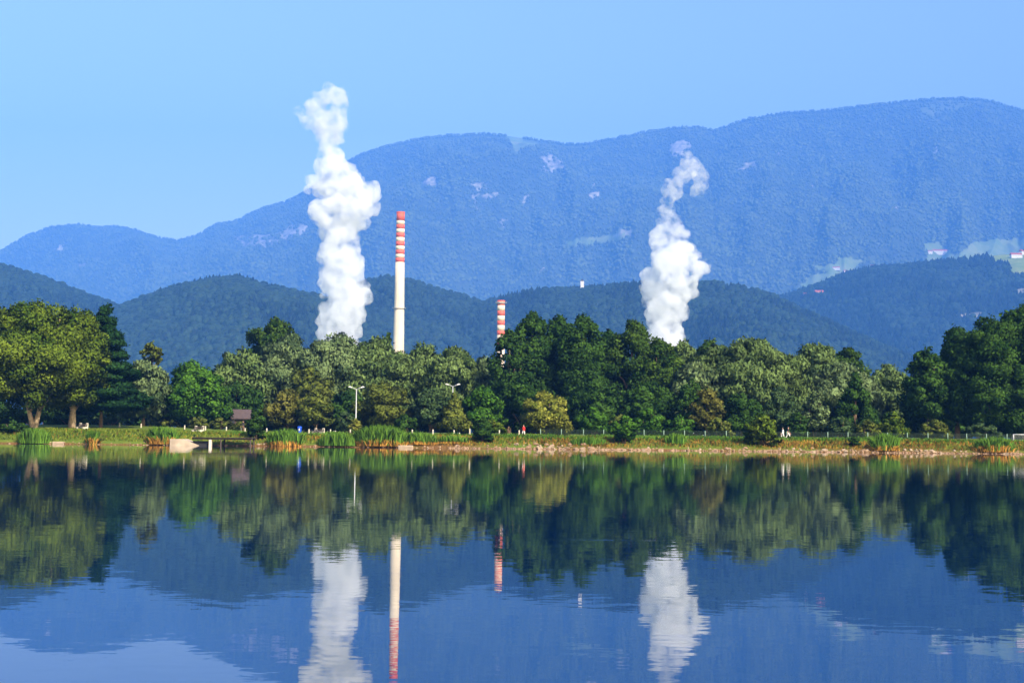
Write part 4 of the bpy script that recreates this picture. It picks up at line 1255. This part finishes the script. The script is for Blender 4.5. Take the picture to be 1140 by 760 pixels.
bpy.context.view_layer.update()
S_DENSE = steam_mat('dense_steam', 0.13, 0.39, 0.62, 0.06, 0.085, 0.35)
S_THIN = steam_mat('thin_steam', 0.10, 0.42, 0.66, 0.0, 0.10, 0.4)
T1 = [(392, 354, 404), (380, 352, 405), (365, 350, 408), (350, 350, 412), (335, 353, 413), (320, 356, 417), (305, 355, 416), (295, 352, 412), (280, 350, 402), (265, 351, 402), (255, 350, 402), (245, 346, 412), (235, 340, 424), (225, 336, 428), (215, 336, 424), (205, 342, 416), (195, 348, 404), (185, 350, 392), (175, 353, 386)]
T1b = [(182, 352, 386), (170, 352, 382), (160, 351, 380), (150, 348, 386), (140, 338, 390), (130, 328, 390), (120, 330, 390), (110, 340, 390), (100, 354, 386)]
T2 = [(392, 714, 766), (378, 713, 767), (360, 715, 765), (345, 715, 768), (330, 713, 776), (318, 712, 784), (305, 713, 790), (295, 714, 791), (287, 716, 784), (281, 722, 774)]
T2b = [(300, 713, 790), (290, 712, 786), (280, 711, 778), (272, 711, 774), (264, 714, 770), (256, 724, 766), (246, 731, 760), (236, 732, 757), (225, 733, 757), (214, 734, 758), (205, 736, 764), (197, 741, 770), (190, 745, 777), (183, 750, 783), (176, 752, 774), (171, 752, 768)]
T2c = [(178, 758, 778), (184, 762, 784), (190, 766, 788), (198, 769, 791), (206, 769, 790), (214, 766, 785)]
p1 = P(379, 392, 1300); s1 = empty('steam_plume', p1); tag(s1, 'tall billowing white steam column left of the tall chimney', 'steam plume', 'steam plumes')
p2 = P(741, 392, 1300); s2 = empty('steam_plume', p2); tag(s2, 'smaller white steam plume with a curling thin top right of the dark poplars', 'steam plume', 'steam plumes')
bpy.context.view_layer.update()
puffs('dense_steam', T1, 1300, S_DENSE, s1, 1, 1.1, (0.2, 0.52), 9.0)
puffs('thin_steam', T1b, 1302, steam_mat('thinning_steam', 0.10, 0.40, 0.64, 0.0, 0.09, 0.4), s1, 2, 1.3, (0.18, 0.42), 9.0, ((16, 9.0), (7, 6.0), (3, 2.5)))
puffs('dense_steam', T2, 1300, S_DENSE, s2, 3, 1.1, (0.2, 0.5), 9.0)
puffs('thin_steam', T2b, 1302, S_THIN, s2, 4, 1.2, (0.16, 0.42), 9.0, ((14, 9.0), (6, 6.0), (3, 2.5)))
puffs('thin_steam', T2c, 1303, S_THIN, s2, 5, 1.2, (0.25, 0.5), 12.0, ((10, 5.0), (5, 4.0)))



# ------------------------------------------------------------------ far houses
def surf(terr, px, py):
    """the point of a hillside seen at (px, py)"""
    V, AA, TT, cov = terr
    nf = int((TT[:, 0] <= 1).sum())
    q = to_px(V[:nf].reshape(-1, 3)).reshape(nf, -1, 2)
    d = (q[..., 0] - px) ** 2 + (q[..., 1] - py) ** 2
    i, j_ = np.unravel_index(np.argmin(d), d.shape)
    return Vector(V[i, j_])


def house(p, L_, W_, H_, roof_h, rz, label, roof=ROOF_RED, name='house', group='far houses on the slopes', tower=0):
    L_, W_, H_, roof_h = L_ * 1.9, W_ * 1.6, H_ * 1.75, roof_h * 1.75
    t = empty(name, p, rz); tag(t, label, 'house', group)
    MB().box((0, 0, H_ / 2 - 1.5), (L_, W_, H_ + 3)).build('wall', PLASTER, t)
    mb = MB(); mb.prism([(-W_ / 2 - 0.8, H_ - 0.1), (0, H_ + roof_h), (W_ / 2 + 0.8, H_ - 0.1)], -L_ / 2 - 0.8, L_ / 2 + 0.8, Matrix.Rotation(PI / 2, 4, 'Z')); mb.build('roof', roof, t)
    for k in range(max(2, int(L_ / 5))):
        n_ = max(2, int(L_ / 5))
        MB().box((-L_ / 2 + (k + 0.5) * L_ / n_, -W_ / 2 - 0.04, H_ * 0.55), (1.2, 0.1, 1.5)).build('window', GLASS_DARK, t)
    if tower:
        MB().box((-L_ / 2 - 3, 0, tower / 2), (5, 5, tower)).build('bell_tower', PLASTER, t)
    return t


house(surf(h5, 912, 330), 19, 15, 9, 6, 0.1, 'red roofed house in the saddle between the two right hills')
house(surf(h5, 896, 330), 8, 7, 6, 3, 0.5, 'small white house left of the red roofed house')
house(surf(mt, 931, 301), 26, 14, 9, 5, -0.2, 'left farmhouse in the pasture above the red roofed house')
house(surf(mt, 941, 304), 16, 12, 9, 5, 0.3, 'right farmhouse in the pasture above the red roofed house')
house(surf(mt, 972, 299), 24, 16, 14, 5, 0.0, 'lone white house at the wood edge right of the pasture')
house(surf(mt, 1049, 284), 96, 22, 16, 8, 0.02, 'long white farm with red roof on the right mountain slope')
house(surf(mt, 1035, 282), 18, 14, 10, 5, 0.2, 'small white house left of the long white farm')
house(surf(h5, 1131, 287), 26, 12, 7, 5, 0.1, 'farmhouse among trees at the right edge of the far hill')
house(surf(h5, 1137, 284), 12, 10, 7, 5, 0.7, 'small shed on the far hill cut by the right picture edge')
pt = surf(h4, 647, 322)
c = empty('chapel', pt + Vector((0, -25, 0))); c.scale = (2.2, 2.2, 2.2); tag(c, 'tiny white chapel tower on the wooded ridge between the plumes', 'chapel')
MB().box((0, 0, 2.5), (4.4, 4.4, 17)).build('bell_tower', PLASTER, c)
MB().lathe([(3.2, 11.02), (2.0, 12.2), (0.1, 14)], 4).build('roof', DARK_WOOD, c)
MB().box((4.6, -1.5, -1.5), (3.6, 8, 6)).build('nave', PLASTER, c)
MB().box((-4.2, -1.5, -1), (2.6, 5, 4)).build('porch', PLASTER, c)

# ------------------------------------------------------------------ haze
hm, nt, out = nodes('haze_air')
v = N(nt, 'ShaderNodeVolumePrincipled')
v.inputs['Density'].default_value = 0.86e-4
v.inputs['Color'].default_value = (0.105, 0.345, 1.0, 1)
v.inputs['Anisotropy'].default_value = -0.25
v.inputs['Density Attribute'].default_value = ''
nt.links.new(v.outputs[0], out.inputs['Volume'])
hm.cycles.homogeneous_volume = True
mb = MB(); zt = 4100.0; mb.box((0, (18600 - 210) / 2, (zt - 14) / 2), (18600, 18810, zt + 14))
hz_o = mb.build('haze', hm); tag(hz_o, 'blue summer haze over the valley', 'haze', kind='stuff')
